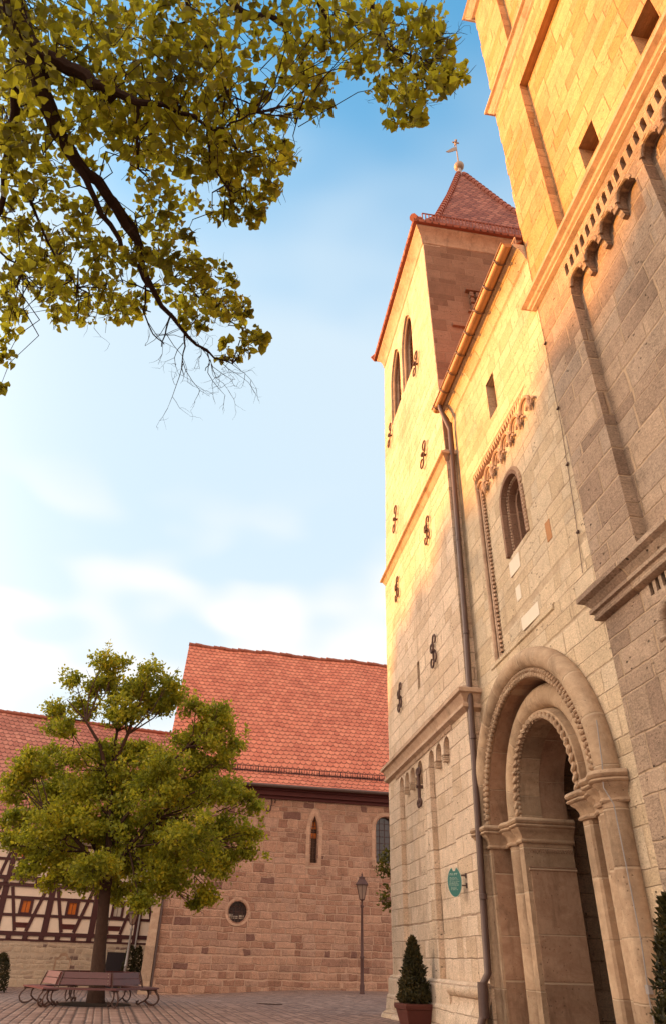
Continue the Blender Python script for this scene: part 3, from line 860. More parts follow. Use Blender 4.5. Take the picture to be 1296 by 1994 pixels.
# arched window with its carved rings
mb = MB()
mb.arc([(.555, 6.3), (.555, 6.13), (.66, 6.13), (.66, 6.3)], win_c, win_s, 0, PI, 32, 1.38)
mb.arc([(.45, 6.5), (.45, 6.30), (.56, 6.30), (.56, 6.5)], win_c, win_s, 0, PI, 32, 1.38)
MB().arc([(.34, 6.89), (.34, 6.46), (.46, 6.46), (.46, 6.89)], win_c, win_s, 0, PI, 32, 1.38).build('window_reveal', M['side'], bay)
wnd = mb.build('window_surround', M['side'], bay)
mb = MB()
def along(r, x, yc, zc, down, step):
    out = []; n = int(down / step)
    for i in range(n): out.append((x, yc - r, zc - down + i * step, 0))
    k = int(PI * r / step)
    for i in range(k + 1):
        a = PI - PI * i / k; out.append((x, yc + r * math.cos(a), zc + r * math.sin(a), a))
    for i in range(n): out.append((x, yc + r, zc - i * step - step, 0))
    return out
for x, y, z, a_ in along(.68, 6.12, win_c, win_s, 1.36, .1):
    f = .17 * (y - 10.9) / 3.8
    mb.ball((x + f - .03, y, z), .055, 7, 5)
mb.build('dogtooth_ring', M['trim'], bay)
mb = MB()
for x, y, z, a_ in along(.505, 6.29, win_c, win_s, 1.36, .085):
    mb.ball((x + .0, y, z), .036, 6, 4)
mb.build('dogtooth_ring', M['trim'], bay)
P = arch_pts(win_c, win_s, .40, 16, 9.42)
mb = MB().plate(P, [], 6.84, 6.88)
mb.build('window_pane', M['glass'], bay, smooth=False)

# arched frieze of the bay and its moulded edge strip
mb = MB()
for i in range(27):
    y = 11.0 + i * .138
    f = .17 * (y - 10.9) / 3.8
    mb.add([(6.10, y, 12.84), (6.10, y + .138, 12.84), (6.12 + f, y + .138, 12.84), (6.12 + f, y, 12.84), (6.13, y + .07, 12.64), (6.16 + f, y + .07, 12.64)],
           [(0, 1, 2, 3), (0, 4, 1), (3, 2, 5), (1, 4, 5, 2), (0, 3, 5, 4)])
mb.build('tooth_band', M['trim'], bay, smooth=False)
cents = [11.13 + .672 * i for i in range(6)]
for k, c in enumerate(cents):
    fr = MB(); sc = MB()
    f = .17 * (c - 10.9) / 3.8
    x0 = 6.07 + f * .75
    for r, rr, dx in ((.27, .045, 0), (.20, .035, .05)):
        fr.tube([(x0 + dx, c + r * math.cos(PI * i / 14), 12.22 + r * 1.12 * math.sin(PI * i / 14)) for i in range(15)], rr, 7)
    for i in range(9):
        a_ = PI * (i + .5) / 9
        fr.ball((x0 + .06, c + .24 * math.cos(a_), 12.22 + .27 * math.sin(a_)), .028, 6, 4)
    if True:
        y = c - .336
        for s_ in (-1, 1):
            pts = [(x0 - .03, y + s_ * (.02 + .10 * (1 - t) * math.cos(4.6 * t) + .1), 12.07 + .12 * (1 - t) * math.sin(4.6 * t) - .02) for t in [i / 12 for i in range(11)]]
            sc.tube(pts, .034, 6)
        sc.tube([(x0 - .04, y, 12.3), (x0 - .05, y + .03, 12.12), (x0 - .05, y - .03, 11.97), (x0 - .03, y + .02, 11.88)], [.04, .06, .05, .02], 7)
        sc.ball((x0 - .05, y, 12.2), .055, 7, 5)
    fr.build('frieze_arch', M['trim'], bay)
    sc.build('carved_corbel', M['trim'], bay)
mb = MB()
mb.tube([(6.13, 14.62, 7.3), (6.13, 14.62, 12.25)], .055, 8)
mb.tube([(6.2, 14.53, 7.3), (6.2, 14.53, 12.25)], .04, 8)
for i in range(44): mb.box(6.19, 6.24, 14.42, 14.48, 7.4 + i * .112, 7.46 + i * .112)
mb.build('edge_strip', M['trim'], bay)

# eaves of the bay: cove, gutter, downpipe
mb = MB().mould([(6.1, 16.0), (6.1, 9.75)], [(0, 15.95), (.05, 16.0), (.08, 16.12), (.18, 16.32), (.3, 16.42), (.3, 16.52), (-.1, 16.52)], side=-1)
mb.build('cornice', M['bay'], bay, sharp=25)
mb = MB()
prof = [(.135 * math.cos(PI + PI * i / 10), .135 * math.sin(PI + PI * i / 10)) for i in range(11)] + [(.115 * math.cos(2 * PI - PI * i / 10), .115 * math.sin(2 * PI - PI * i / 10)) for i in range(11)]
gx, gz_ = 5.66, 16.52
n = len(prof)
for k in range(8):
    y0 = 16.12 - k * .8; y1 = max(9.78, y0 - .805)
    sc_ = 1.0 if k % 2 == 0 else 1.0
    vs_ = [(gx + p[0], y, gz_ + p[1]) for y in (y0, y1) for p in prof]
    mb.add(vs_, [(i, (i + 1) % n, (i + 1) % n + n, i + n) for i in range(n)] + [tuple(range(10, -1, -1)), tuple(n + i for i in range(11))])
mb.tube([(gx - .15, 16.12, gz_ + .01), (gx - .15, 9.78, gz_ + .01)], .022, 6)
mb.build('gutter', M['copper'], bay)
for k in range(8):
    y = 15.9 - k * .8
    mb = MB()
    mb.tube([(gx + .17 * math.cos(PI + PI * i / 10), y, gz_ + .17 * math.sin(PI + PI * i / 10)) for i in range(11)], .018, 5)
    mb.build('gutter_bracket', M['pipe'], bay)
mb = MB()
rail((5.95, 9.85, 16.62), (5.95, 10.5, 16.62), 6, .35)
mb.build('snow_guard', M['copper'], bay)
mb = MB().tube([(5.66, 15.75, 16.42), (5.66, 15.74, 16.28), (5.94, 15.8, 15.5), (5.94, 15.8, 15.2), (5.88, 15.84, 8.6), (5.72, 15.86, 2.6), (5.69, 15.86, 1.15), (5.56, 15.87, .95), (5.54, 15.87, .5), (5.42, 15.86, .22), (5.38, 15.86, -.05)], .075, 12)
for z in (14.2, 11.4, 8.55, 5.85, 2.5): mb.lathe(float(np.interp(z, [1.15, 2.6, 8.6, 15.2], [5.69, 5.72, 5.88, 5.94])), 15.83, [(.078, z - .05), (.088, z - .045), (.088, z + .045), (.078, z + .05)], 12)
for z0, z1 in ((.42, 1.0),): mb.tube([(5.54, 15.87, z0), (5.56, 15.87, z1)], .105, 12)
mb.tube([(5.44, 15.86, .27), (5.36, 15.86, .0)], .1, 12)
mb.build('downpipe', M['pipe'], bay)

# ---- the portal
w1, w2 = 2.45, 1.33
X1, X2, X3 = 5.92, 6.2, 7.27
mb = MB().arc([(w1, X1), (2.60, X1), (2.63, X1 + .1), (2.68, X1 + .1), (2.68, 6.5), (w1, 6.5)], YC, ZC, 0, PI, 56)
portal = mb.build('portal', M['carved_arch'], church)
for s_ in (-1, 1):
    P = [(X1, w1), (X1, 2.60), (X1 + .1, 2.63), (6.1, 2.66), (7.2, 2.66), (X3, 2.66), (X3, w2), (X2, w2), (X2, 1.55), (X2 + .04, 1.59), (X2 + .28, 1.62), (X2 + .34, 1.68), (X2 + .34, w1)]
    Q = [(x, YC + s_ * o) for x, o in P]
    N = len(Q)
    mb = MB()
    mb.add([(x, y, 0) for x, y in Q] + [(x, y, 3.5) for x, y in Q], [tuple(range(N)), tuple(range(2 * N - 1, N - 1, -1))] + [(i, (i + 1) % N, (i + 1) % N + N, i + N) for i in range(N)])
    mb.build('jamb', M['carved'], portal, smooth=False)
    y = YC + s_ * w2
    MB().box(X2 + .09, X3 - .02, min(y, y - s_ * .035), max(y, y - s_ * .035), .1, 2.92).build('reveal', M['carved_shaded'], portal, smooth=False)
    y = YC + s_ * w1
    MB().box(X1 + .05, X2 + .28, min(y, y - s_ * .012), max(y, y - s_ * .012), .1, 3.45).build('reveal', M['carved_shaded'], portal, smooth=False)
for s_ in (-1, 1):
    y = YC + s_ * w2
    mb = MB(); mb.mould([(X2 + .06, y), (X3 + .0, y)], [(0, 2.98), (.05, 2.96), (.05, 2.9), (.0, 2.88)], side=-s_)
    for i in range(17):
        mb.add([(X2 + .12 + i * .055, y - s_ * .002, 3.30), (X2 + .16 + i * .055, y - s_ * .002, 3.30), (X2 + .14 + i * .055, y - s_ * .04, 3.235), (X2 + .14 + i * .055, y - s_ * .002, 3.22)], [(0, 1, 2), (1, 3, 2), (3, 0, 2)])
    mb.build('reveal_frieze', M['carved_shaded'], portal)
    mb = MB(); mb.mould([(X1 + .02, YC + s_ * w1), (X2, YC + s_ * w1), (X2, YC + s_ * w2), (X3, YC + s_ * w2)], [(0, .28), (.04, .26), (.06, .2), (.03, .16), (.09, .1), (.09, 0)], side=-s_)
    mb.build('reveal_base', M['carved_shaded'], portal)
for s_ in (-1, 1):
    mb = MB().tube([(6.46, YC + s_ * 1.95, .26), (6.46, YC + s_ * 1.95, 3.5)], .27, 18)
    mb.lathe(6.46, YC + s_ * 1.95, [(.40, 0), (.40, .12), (.34, .17), (.37, .22), (.29, .30)], 18)
    mb.build('column_shaft', M['carved'], portal)
    mb = MB().tube([(6.0, YC + s_ * 2.84, .26), (6.0, YC + s_ * 2.84, 3.5)], .20, 18)
    mb.lathe(6.0, YC + s_ * 2.84, [(.3, 0), (.3, .12), (.25, .17), (.28, .22), (.21, .30)], 18)
    mb.build('column_shaft', M['carved'], portal)
# capitals: moulded impost running over shafts and piers
def bulge(x, o, r, a0, a1, n=8): return [(x + r * math.cos(a0 + (a1 - a0) * i / n), o + r * math.sin(a0 + (a1 - a0) * i / n)) for i in range(n + 1)]
for s_ in (-1, 1):
    P = [(6.12, 3.06)] + [(5.98 - .17 * math.sin(PI * i / 8) , 3.02 - .36 * i / 8) for i in range(9)] + [(X1, 2.60), (X1, w1), (X2 - .02, w1)]
    P += [(X2 + .08 - .10 * math.sin(PI * i / 6), 2.24 - .50 * i / 6) for i in range(7)] + [(X2 + .02, 1.60), (X2, 1.56), (X2, w2), (X3 + .04, w2)]
    path = [(x, YC + s_ * o) for x, o in P]
    prof = [(-.05, 3.40), (.035, 3.40), (.055, 3.43), (.035, 3.465), (.02, 3.475), (.03, 3.54), (.07, 3.61), (.12, 3.655), (.125, 3.675), (.155, 3.685), (.17, 3.71), (.155, 3.735), (.135, 3.745), (.165, 3.76), (.185, 3.80), (.165, 3.845), (.14, 3.86), (-.05, 3.86)]
    MB().mould(path, prof, side=-s_).build('capital', M['carved'], portal, sharp=50)
# archivolts
mb = MB()
def pts(r, x, n=48, zc=ZC):
    P = [(x, YC + r * math.cos(PI * i / n), zc + r * math.sin(PI * i / n)) for i in range(n + 1)]
    return P if zc == ZC else [(x, YC + r, ZC)] + P + [(x, YC - r, ZC)]
mb.tube(pts(2.82, 6.0), .215, 16)
mb.build('roll_archivolt', M['carved_arch'], portal)
mb = MB()
mb.arc([(w2, X2), (1.49, X2), (1.53, X2 + .12), (1.56, X2 + .3), (2.2, X2 + .3), (2.2, 6.7), (w2, 6.7)], YC, ZI, 0, PI, 48, ZI - ZC)
mb.build('archivolt', M['carved_arch'], portal)
mb = MB().tube(pts(1.86, 6.44, 48, ZR), .26, 16)
mb.build('roll_archivolt', M['carved_arch'], portal)
mb = MB().arc([(w2 + .012, 6.5), (2.2, 6.72), (2.2, X3), (w2 + .012, X3)], YC, ZI, 0, PI, 40, ZI - ZC)
mb.arc([(2.1, 6.72), (2.72, 6.72), (2.72, X3 + .02), (2.1, X3 + .02)], YC, ZC, 0, PI, 40)
mb.arc([(w1 - .012, X1 + .06), (w1 + .05, X1 + .06), (w1 + .05, X2 + .35), (w1 - .012, X2 + .35)], YC, ZC, 0, PI, 40)
mb.build('arch_soffit', M['carved_shaded'], portal)
mb = MB()
def beads(r, x, n, rad, sc_): 
    for i in range(n):
        a_ = PI * (i + .5) / n
        mb.ball((x, YC + r * math.cos(a_), ZC + r * math.sin(a_)), rad, 8, 6, sc_)
beads(w1 + .015, X1 + .0, 64, .058, (1, 1, 1))
mb.build('bead_ring', M['carved'], portal)
mb = MB()
for i in range(78):        # billet band: short rolls set across a hollow
    a_ = PI * (i + .5) / 78; r0, r1 = 2.505, 2.60
    c, s2 = math.cos(a_), math.sin(a_)
    mb.tube([(X1 + .0, YC + r0 * c, ZC + r0 * s2), (X1 - .02, YC + (r0 + r1) / 2 * c, ZC + (r0 + r1) / 2 * s2), (X1 + .0, YC + r1 * c, ZC + r1 * s2)], [.03, .042, .03], 7)
mb.build('billet_band', M['carved'], portal)
mb = MB()
n = 150                    # wavy ring on the inner order
def inner(f, r):                       # point at fraction f round the stilted inner arch
    st_ = ZI - ZC; L = PI * w2 + 2 * st_; q_ = f * L
    if q_ < st_: return (YC + r, ZC + q_)
    if q_ > L - st_: return (YC - r, ZC + (L - q_))
    a_ = (q_ - st_) / w2; return (YC + r * math.cos(a_), ZI + r * math.sin(a_))
mb.tube([(X2 - .025 + .02 * math.cos(i * PI / 2.5), *inner(i / n, w2 + .05 + .03 * math.sin(i * PI / 2.5))) for i in range(n + 1)], .045, 7)
for i in range(56): mb.ball((X2 + .03, *inner((i + .5) / 56, w2 + .01)), .04, 6, 5)
mb.build('wave_ring', M['carved'], portal)
# porch behind the arch
mb = MB()
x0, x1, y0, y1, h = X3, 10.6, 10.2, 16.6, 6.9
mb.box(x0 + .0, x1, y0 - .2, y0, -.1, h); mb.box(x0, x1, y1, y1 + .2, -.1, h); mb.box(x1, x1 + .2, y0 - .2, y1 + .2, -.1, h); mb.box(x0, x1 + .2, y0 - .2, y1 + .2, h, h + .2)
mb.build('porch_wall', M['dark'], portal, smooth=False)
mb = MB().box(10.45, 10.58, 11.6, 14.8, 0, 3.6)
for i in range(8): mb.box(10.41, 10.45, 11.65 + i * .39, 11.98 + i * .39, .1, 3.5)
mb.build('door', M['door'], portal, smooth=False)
# power cable stapled down the near jamb
mb = MB().tube([(5.8, 10.1, 4.6), (5.78, 10.14, 3.95), (5.76, 10.2, 3.6), (5.83, 10.12, 3.35), (5.84, 10.12, 2.6), (5.84, 10.11, 1.6), (5.84, 10.14, 1.3), (5.83, 10.17, 1.0), (5.84, 10.15, .2)], .011, 6)
mb.box(5.82, 5.88, 10.12, 10.2, 1.02, 1.12)
mb.build('cable', M['grey_metal'], portal)

# ---- near tower
mb = MB()
Y0 = 1.4
recL = scallop(5.9, 8.42, -.1, 5.55, [8.12, 7.5, 6.88, 6.22], .26); recL[0] = (5.9, 0.0); recL[1] = (8.42, 0.0); recL[-1] = (5.9, 5.41); recL = [(p[0], max(p[1], .6)) for p in recL]
recL[2] = (8.42, 5.41)
slots = lambda ys, z0, z1, w: [[(y, z0), (y + w, z0), (y + w, z1 - .04), (y + w / 2, z1), (y, z1 - .04)] for y in ys]
mb.plate([(Y0, 0), (9.75, 0), (9.75, 6.4), (Y0, 6.4)], [recL] + slots([8.3 - i * .165 for i in range(14)], 6.0, 6.28, .09), 6.1, 6.32)
recM = scallop(5.88, 8.42, 6.9, 13.18, [8.13, 7.5, 6.87, 6.22], .25); recM[-1] = (5.88, 13.04); recM[2] = (8.42, 13.04)
recN = scallop(2.2, 5.64, 6.9, 13.18, [5.36, 4.7, 4.05, 3.4, 2.75], .25)
mb.plate([(Y0, 6.4), (9.75, 6.4), (9.75, 14.35), (Y0, 14.35)], [recM, recN] + slots([8.3 - i * .235 for i in range(27)], 13.58, 13.92, .125), 6.1, 6.32)
mb.plate([(Y0, 0), (9.75, 0), (9.75, 14.35), (Y0, 14.35)], [], 6.32, 7.2)
mb.box(7.2, 14, Y0, 9.75, 0, 14.35)
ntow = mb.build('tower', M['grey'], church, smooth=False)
mb = MB()
mb.plate([(Y0, 14.35), (9.75, 14.35), (9.75, 23.4), (Y0, 23.4)], [[(2.2, 14.5), (8.32, 14.5), (8.32, 21.75), (2.2, 21.75)]], 6.1, 6.32)
mb.plate([(Y0, 23.4), (9.75, 23.4), (9.75, 32.5), (Y0, 32.5)], [[(2.2, 23.9), (8.32, 23.9), (8.32, 29.4), (2.2, 29.4)]], 6.1, 6.32)
hol = [[(6.58, 15.62), (7.2, 15.62), (7.2, 16.5), (6.58, 16.5)], [(4.32, 15.62), (4.96, 15.62), (4.96, 16.5), (4.32, 16.5)]]
mb.plate([(Y0, 14.35), (9.75, 14.35), (9.75, 32.5), (Y0, 32.5)], hol, 6.32, 7.2)
mb.box(7.2, 14, Y0, 9.75, 14.35, 32.5)
mb.build('upper_stage', M['ochre_glow'], ntow, smooth=False)
mb = MB()
for k, h_ in enumerate(hol):
    MB().box(7.0, 7.19, h_[0][0] - .05, h_[1][0] + .05, h_[0][1] - .05, h_[2][1] + .05).build('window_opening', M['dark'], ntow, smooth=False)
for c in (8.13, 7.5, 6.87, 6.22, 5.36, 4.7, 4.05, 3.4, 2.75):
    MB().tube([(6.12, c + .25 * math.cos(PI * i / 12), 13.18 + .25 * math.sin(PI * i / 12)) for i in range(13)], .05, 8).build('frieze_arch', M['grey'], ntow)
for y in (7.815, 7.185, 6.545, 5.03, 4.375, 3.725, 3.075):
    mb = MB()
    mb.add([(6.085, y - .07, 13.14), (6.085, y + .07, 13.14), (6.34, y + .07, 13.14), (6.34, y - .07, 13.14), (6.22, y - .05, 12.9), (6.22, y + .05, 12.9), (6.34, y + .05, 12.9), (6.34, y - .05, 12.9)],
           [(0, 1, 2, 3), (7, 6, 5, 4), (0, 4, 5, 1), (1, 5, 6, 2), (2, 6, 7, 3), (3, 7, 4, 0)])
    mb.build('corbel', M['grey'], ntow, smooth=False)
mb = MB()
mb.tube([(6.16, 8.36, .7), (6.16, 8.36, 4.9), (6.16, 8.36, 5.45)] + [(6.16, 8.10 + .26 * math.cos(PI * i / 12), 5.55 + .26 * math.sin(PI * i / 12)) for i in range(13)], .085, 10)
mb.ball((6.16, 8.36, 5.3), .12, 10, 8, (1, 1, .5))
mb.build('lesene_moulding', M['grey'], ntow)
low = [(0, 6.86), (.24, 6.74), (.29, 6.70), (.29, 6.62), (.24, 6.59), (.20, 6.57), (.12, 6.46), (.16, 6.43), (.16, 6.37), (.11, 6.35), (.10, 6.31), (.12, 6.28), (.11, 6.24), (.05, 6.21), (0, 6.2)]
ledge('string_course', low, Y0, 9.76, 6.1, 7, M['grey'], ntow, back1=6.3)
ledge('cornice', [(0, 14.62), (.22, 14.5), (.27, 14.46), (.27, 14.36), (.22, 14.33), (.17, 14.3), (.15, 14.24), (.1, 14.2), (.1, 14.15), (.05, 14.12), (0, 14.1)], Y0, 9.77, 6.1, 7, M['trim'], ntow, back1=6.3)
ledge('string_course', [(0, 23.72), (.2, 23.6), (.24, 23.55), (.24, 23.46), (.16, 23.42), (.12, 23.3), (.06, 23.22), (.06, 23.16), (0, 23.1)], Y0, 9.77, 6.1, 13.9, M['trim'], ntow)
ledge('cornice', [(0, 30.9), (.3, 30.7), (.34, 30.5), (.26, 30.42), (.18, 30.2), (.1, 30.05), (0, 30.0)], Y0, 9.77, 6.1, 13.9, M['trim'], ntow)
mb = MB().tube([(6.085, 9.72, 17.5), (6.085, 9.8, 14.8)] if False else [(6.08, 9.7, 16.6), (6.08, 9.72, 13.2), (6.08, 9.78, 10.5), (6.08, 9.95, 8.5), (6.08, 10.1, 7.3)], .006, 5)
for z, y in ((14.6, 9.7), (12.9, 9.73), (11.0, 9.77), (9.6, 9.86), (8.1, 9.99)): mb.tube([(6.12, y, z), (6.06, y, z)], .018, 5); mb.box(6.05, 6.08, y - .07, y + .02, z - .015, z + .015)
mb.build('lightning_wire', M['iron'], ntow)

def quoins(name, edge, sgn, xf, z0, z1, mat, parent, seed):
    q = random.Random(seed); mb = MB(); z = z0; k = 0
    while z < z1 - .1:
        h = min(q.uniform(.34, .5), z1 - z); L = .38 if k % 2 else .75; e = edge(z + h / 2) + sgn * q.uniform(-.012, .05); d = .75 if k % 2 else .4
        ya, yb = sorted((e, e - sgn * L)); p = q.uniform(.001, .004)
        mb.box(xf - p, xf + d, ya, yb, z, z + h - .002); z += h; k += 1
    return mb.build(name, mat, parent, smooth=False)
quoins('quoins', lambda z: wT(0, 24.5, z)[1], 1, 5.82, 14.9, 26.0, M['tower'], tower, 1)
quoins('quoins', lambda z: 24.5, 1, 5.79, 7.2, 14.25, M['tower'], tower, 3)
quoins('quoins', lambda z: 24.5, 1, 5.75, 1.0, 6.4, M['tower'], tower, 4)
quoins('quoins', lambda z: 9.75, 1, 6.1, 17.2, 23.0, M['ochre_glow'], ntow, 5)
quoins('quoins', lambda z: 9.75, 1, 6.1, 23.8, 29.9, M['ochre_glow'], ntow, 6)

# ------------------------------------------------------------------ green oval sign on the far tower
sg = thing('wall_sign', 'green oval sign with pale lettering on a bracket left of the downpipe', 'sign', (5.6, 17.15, 2.9))
sy, sz, sx_ = 17.05, 2.87, 5.50
sgr = R_(38)
def tS(x, y, z):
    dx, dy = x - sx_, y - sy; return (sx_ + dx * math.cos(sgr) - dy * math.sin(sgr), sy + dx * math.sin(sgr) + dy * math.cos(sgr), z)
def oval(a, b, n=40, notch=True):
    pts = []
    for i in range(n):
        t = PI / 2 + 2 * PI * i / n
        pts.append((sy + a * math.cos(t), sz + b * math.sin(t)))
    if notch:
        pts = [p for p in pts if not (p[1] > sz + b * .9 and abs(p[0] - sy) < .06)]
        pts = sorted(pts, key=lambda p: (math.atan2(p[1] - sz, p[0] - sy) - PI / 2) % (2 * PI))
        pts.append((sy + .06, sz + b * .93)); pts.append((sy + .03, sz + b * .72)); pts.append((sy - .03, sz + b * .72)); pts.append((sy - .06, sz + b * .93))
    return pts
MB(tS).plate(oval(.185, .30), [], sx_, sx_ + .015).build('sign_plate', M['teal'], sg, smooth=False)
MB(tS).plate(oval(.195, .31), [], sx_ + .004, sx_ + .012).build('rim', M['sign_white'], sg, smooth=False)
mb = MB(tS)
z = sz + .13
rr = random.Random(4)
for k, (hgt, wid, gap) in enumerate([(.045, .23, .026)] + [(.017, .25, .011)] * 3 + [(.0, 0, .012)] + [(.017, .28, .011)] * 4 + [(0, 0, .012)] + [(.017, .21, .011)] * 3):
    if hgt == 0: z -= gap; continue
    y = sy + wid / 2
    end = sy - wid / 2 + rr.uniform(0, .06)
    while y > end:
        L = rr.uniform(.55, .8) * hgt
        kind = rr.randrange(3)
        mb.box(sx_ - .003, sx_ + .002, y - L * .3, y, z, z + hgt)
        if kind: mb.box(sx_ - .003, sx_ + .002, y - L, y - L * .3, z + (hgt * .7 if kind == 1 else 0), z + (hgt if kind == 1 else hgt * .3))
        y -= L + hgt * .3 + (hgt * .5 if rr.random() < .2 else 0)
    z -= hgt * .55 + gap + .004
mb.build('lettering', M['sign_white'], sg, smooth=False)
for dz in (.12, -.08):
    mb = MB(); mb.tube([(5.76, sy - .12, sz + dz), (sx_ + .12, sy - .12, sz + dz), (sx_ + .04, sy - .02, sz + dz)], .015, 6); mb.box(5.735, 5.75, sy - .16, sy - .08, sz + dz - .05, sz + dz + .05)
    mb.build('bracket', M['iron'], sg, smooth=False)

# ------------------------------------------------------------------ clipped conifers in square pots
def potted(name, label, px, py, rot, top):
    t = thing(name, label, 'potted plant', (px, py, 0), 'potted conifers beside the church portal')
    c, s = math.cos(rot), math.sin(rot)
    tf = lambda x, y, z: (px + x * c - y * s, py + x * s + y * c, z)
    mb = MB(tf)
    def fr(z0, z1, a0, a1):
        mb.add([(-a0, -a0, z0), (a0, -a0, z0), (a0, a0, z0), (-a0, a0, z0), (-a1, -a1, z1), (a1, -a1, z1), (a1, a1, z1), (-a1, a1, z1)],
               [(0, 3, 2, 1), (4, 5, 6, 7), (0, 1, 5, 4), (1, 2, 6, 5), (2, 3, 7, 6), (3, 0, 4, 7)])
    fr(0, .34, .27, .35); fr(.34, .35, .35, .372); fr(.35, .42, .375, .39); fr(.42, .46, .385, .38)
    mb.build('pot', M['pot'], t, smooth=False)
    MB().box(px - .25, px + .25, py - .25, py + .25, .44, .475).build('soil', M['soil'], t, smooth=False)
    MB().tube([(px, py, .44), (px, py, top - .3)], [.03, .01], 6).build('trunk', M['bark'], t)
    n = 6500
    h = rng.uniform(0, 1, n) ** 1.35
    lump = .05 * np.sin(h * 31 + px) + .04 * np.sin(h * 13)
    rad = (.40 * (1 - h) ** .72 + .03) * (1 + lump) * np.where(h < .08, .8 + h * 2.5, 1)
    rr_ = rad * (rng.uniform(.0, 1, n) ** .38); an = rng.uniform(0, 2 * PI, n)
    rr_ *= 1 + .10 * np.sin(an * 5 + h * 17) + .05 * np.sin(an * 9 - h * 23)
    C = np.stack([px + rr_ * np.cos(an), py + rr_ * np.sin(an), .46 + h * (top - .5)], 1)
    mb = MB(); leaves(mb, C, .085, rng, up=.75, ratio=.36)
    mb.build('foliage', M['conifer'], t, smooth=False)
potted('potted_conifer', 'dark cone-shaped conifer in a square terracotta pot at the foot of the far tower', 5.22, 20.0, .15, 1.86)
potted('potted_conifer', 'dark bushy conifer right of the portal, cut by the right edge of the photo', 5.0, 7.95, .1, 2.0)

# ------------------------------------------------------------------ stone hall with the bright tiled roof
aB = R_(86.068)
dB = Vector((math.sin(aB), math.cos(aB), 0)); nB = Vector((dB.y, -dB.x, 0)); pB = Vector((3, 42, 0))
tB = lambda u, w, z: tuple(pB + dB * u + nB * w + Vector((0, 0, z)))
hall = thing('stone_hall', 'red-brown rubble stone hall under a steep bright red tiled roof', 'building', (3, 42, 0))
def plateB(mb, outline, holes, w0, w1):
    """front at w0 (towards the square), back at w1"""
    sub = MB().plate([(p[0], p[1]) for p in outline], [[(q[0], q[1]) for q in h] for h in holes], -w0, -w1)
    mb.add([tB(y, -x, z) for x, y, z in sub.v], [f[::-1] for f in sub.f])
u0, u1 = -5.75, 14.0
lanc = [(2.32, 5.82), (2.70, 5.82), (2.70, 7.55), (2.64, 7.95), (2.51, 8.28), (2.38, 7.95), (2.32, 7.55)]
archw = [(6.14, 6.0), (7.36, 6.0), (7.36, 7.85)] + [(6.75 + .61 * math.cos(PI * i / 14), 7.85 + .61 * math.sin(PI * i / 14)) for i in range(1, 14)] + [(6.14, 7.85)]
rnd = [(-1.47 + .49 * math.cos(2 * PI * i / 28), 3.33 + .49 * math.sin(2 * PI * i / 28)) for i in range(28)]
mb = MB()
plateB(mb, [(u0, -.5), (u1, -.5), (u1, 9.25), (u0, 9.25)], [lanc, archw, rnd], 0, -.6)
mb.tf = tB; mb.box(u0, u1, -13.0, -.6, -.5, 9.25); 
mb.add([(u0, 0, 9.25), (u0, -13, 9.25), (u0, -6.8, 20.2)], [(0, 1, 2)]); mb.add([(u1, 0, 9.25), (u1, -13, 9.25), (u1, -6.8, 20.2)], [(2, 1, 0)])
mb.build('wall', M['hall'], hall, smooth=False)
# uneven low footing course of bigger stones
mb = MB(tB); mb.box(u0 + .02, 9.5, .0, .09, -.5, .30); mb.build('footing', M['hall'], hall, smooth=False)
mb = MB(tB)
mb.add([(-6.05, .22, -.6), (-5.5, .22, -.6), (-5.5, .12, 4.4), (-5.86, .12, 4.4), (-6.05, -.5, -.6), (-5.5, -.02, -.6), (-5.5, -.02, 4.6), (-5.86, -.5, 4.6)],
       [(0, 1, 2, 3), (0, 3, 7, 4), (1, 5, 6, 2), (3, 2, 6, 7)])
mb.build('corner_buttress', M['trim'], hall, smooth=False)
mb = MB(tB); mb.tube([(-5.3, .12, 9.2), (-5.42, .12, 4), (-5.42, .12, -.3)], .06, 8); mb.build('downpipe', M['pipe'], hall)
# window dressings
def frameB(_, outer, inner, w0, w1):
    mb = MB(); plateB(mb, outer, [inner], w0, w1); mb.build('window_dressing', M['dress'], hall, smooth=False)
mb = None
frameB(mb, [(2.06, 5.5), (2.96, 5.5), (2.98, 7.55), (2.9, 8.1), (2.72, 8.5), (2.51, 8.78), (2.30, 8.5), (2.12, 8.1), (2.04, 7.55)], [(2.25, 5.72), (2.77, 5.72), (2.77, 7.58), (2.7, 8.02), (2.51, 8.42), (2.32, 8.02), (2.25, 7.58)], .012, -.05)
frameB(mb, [(5.9, 5.8), (7.6, 5.8), (7.6, 7.85)] + [(6.75 + .85 * math.cos(PI * i / 14), 7.85 + .85 * math.sin(PI * i / 14)) for i in range(1, 14)] + [(5.9, 7.85)], [(p[0] + (.06 if p[0] > 6.75 else -.06), p[1] + (.05 if p[1] > 7.9 else (-.03 if p[1] < 6.1 else 0))) for p in archw], .012, -.05)
frameB(mb, [(-1.47 + .66 * math.cos(2 * PI * i / 28), 3.33 + .66 * math.sin(2 * PI * i / 28)) for i in range(28)], [(-1.47 + .55 * math.cos(2 * PI * i / 28), 3.33 + .55 * math.sin(2 * PI * i / 28)) for i in range(28)], .02, -.05)
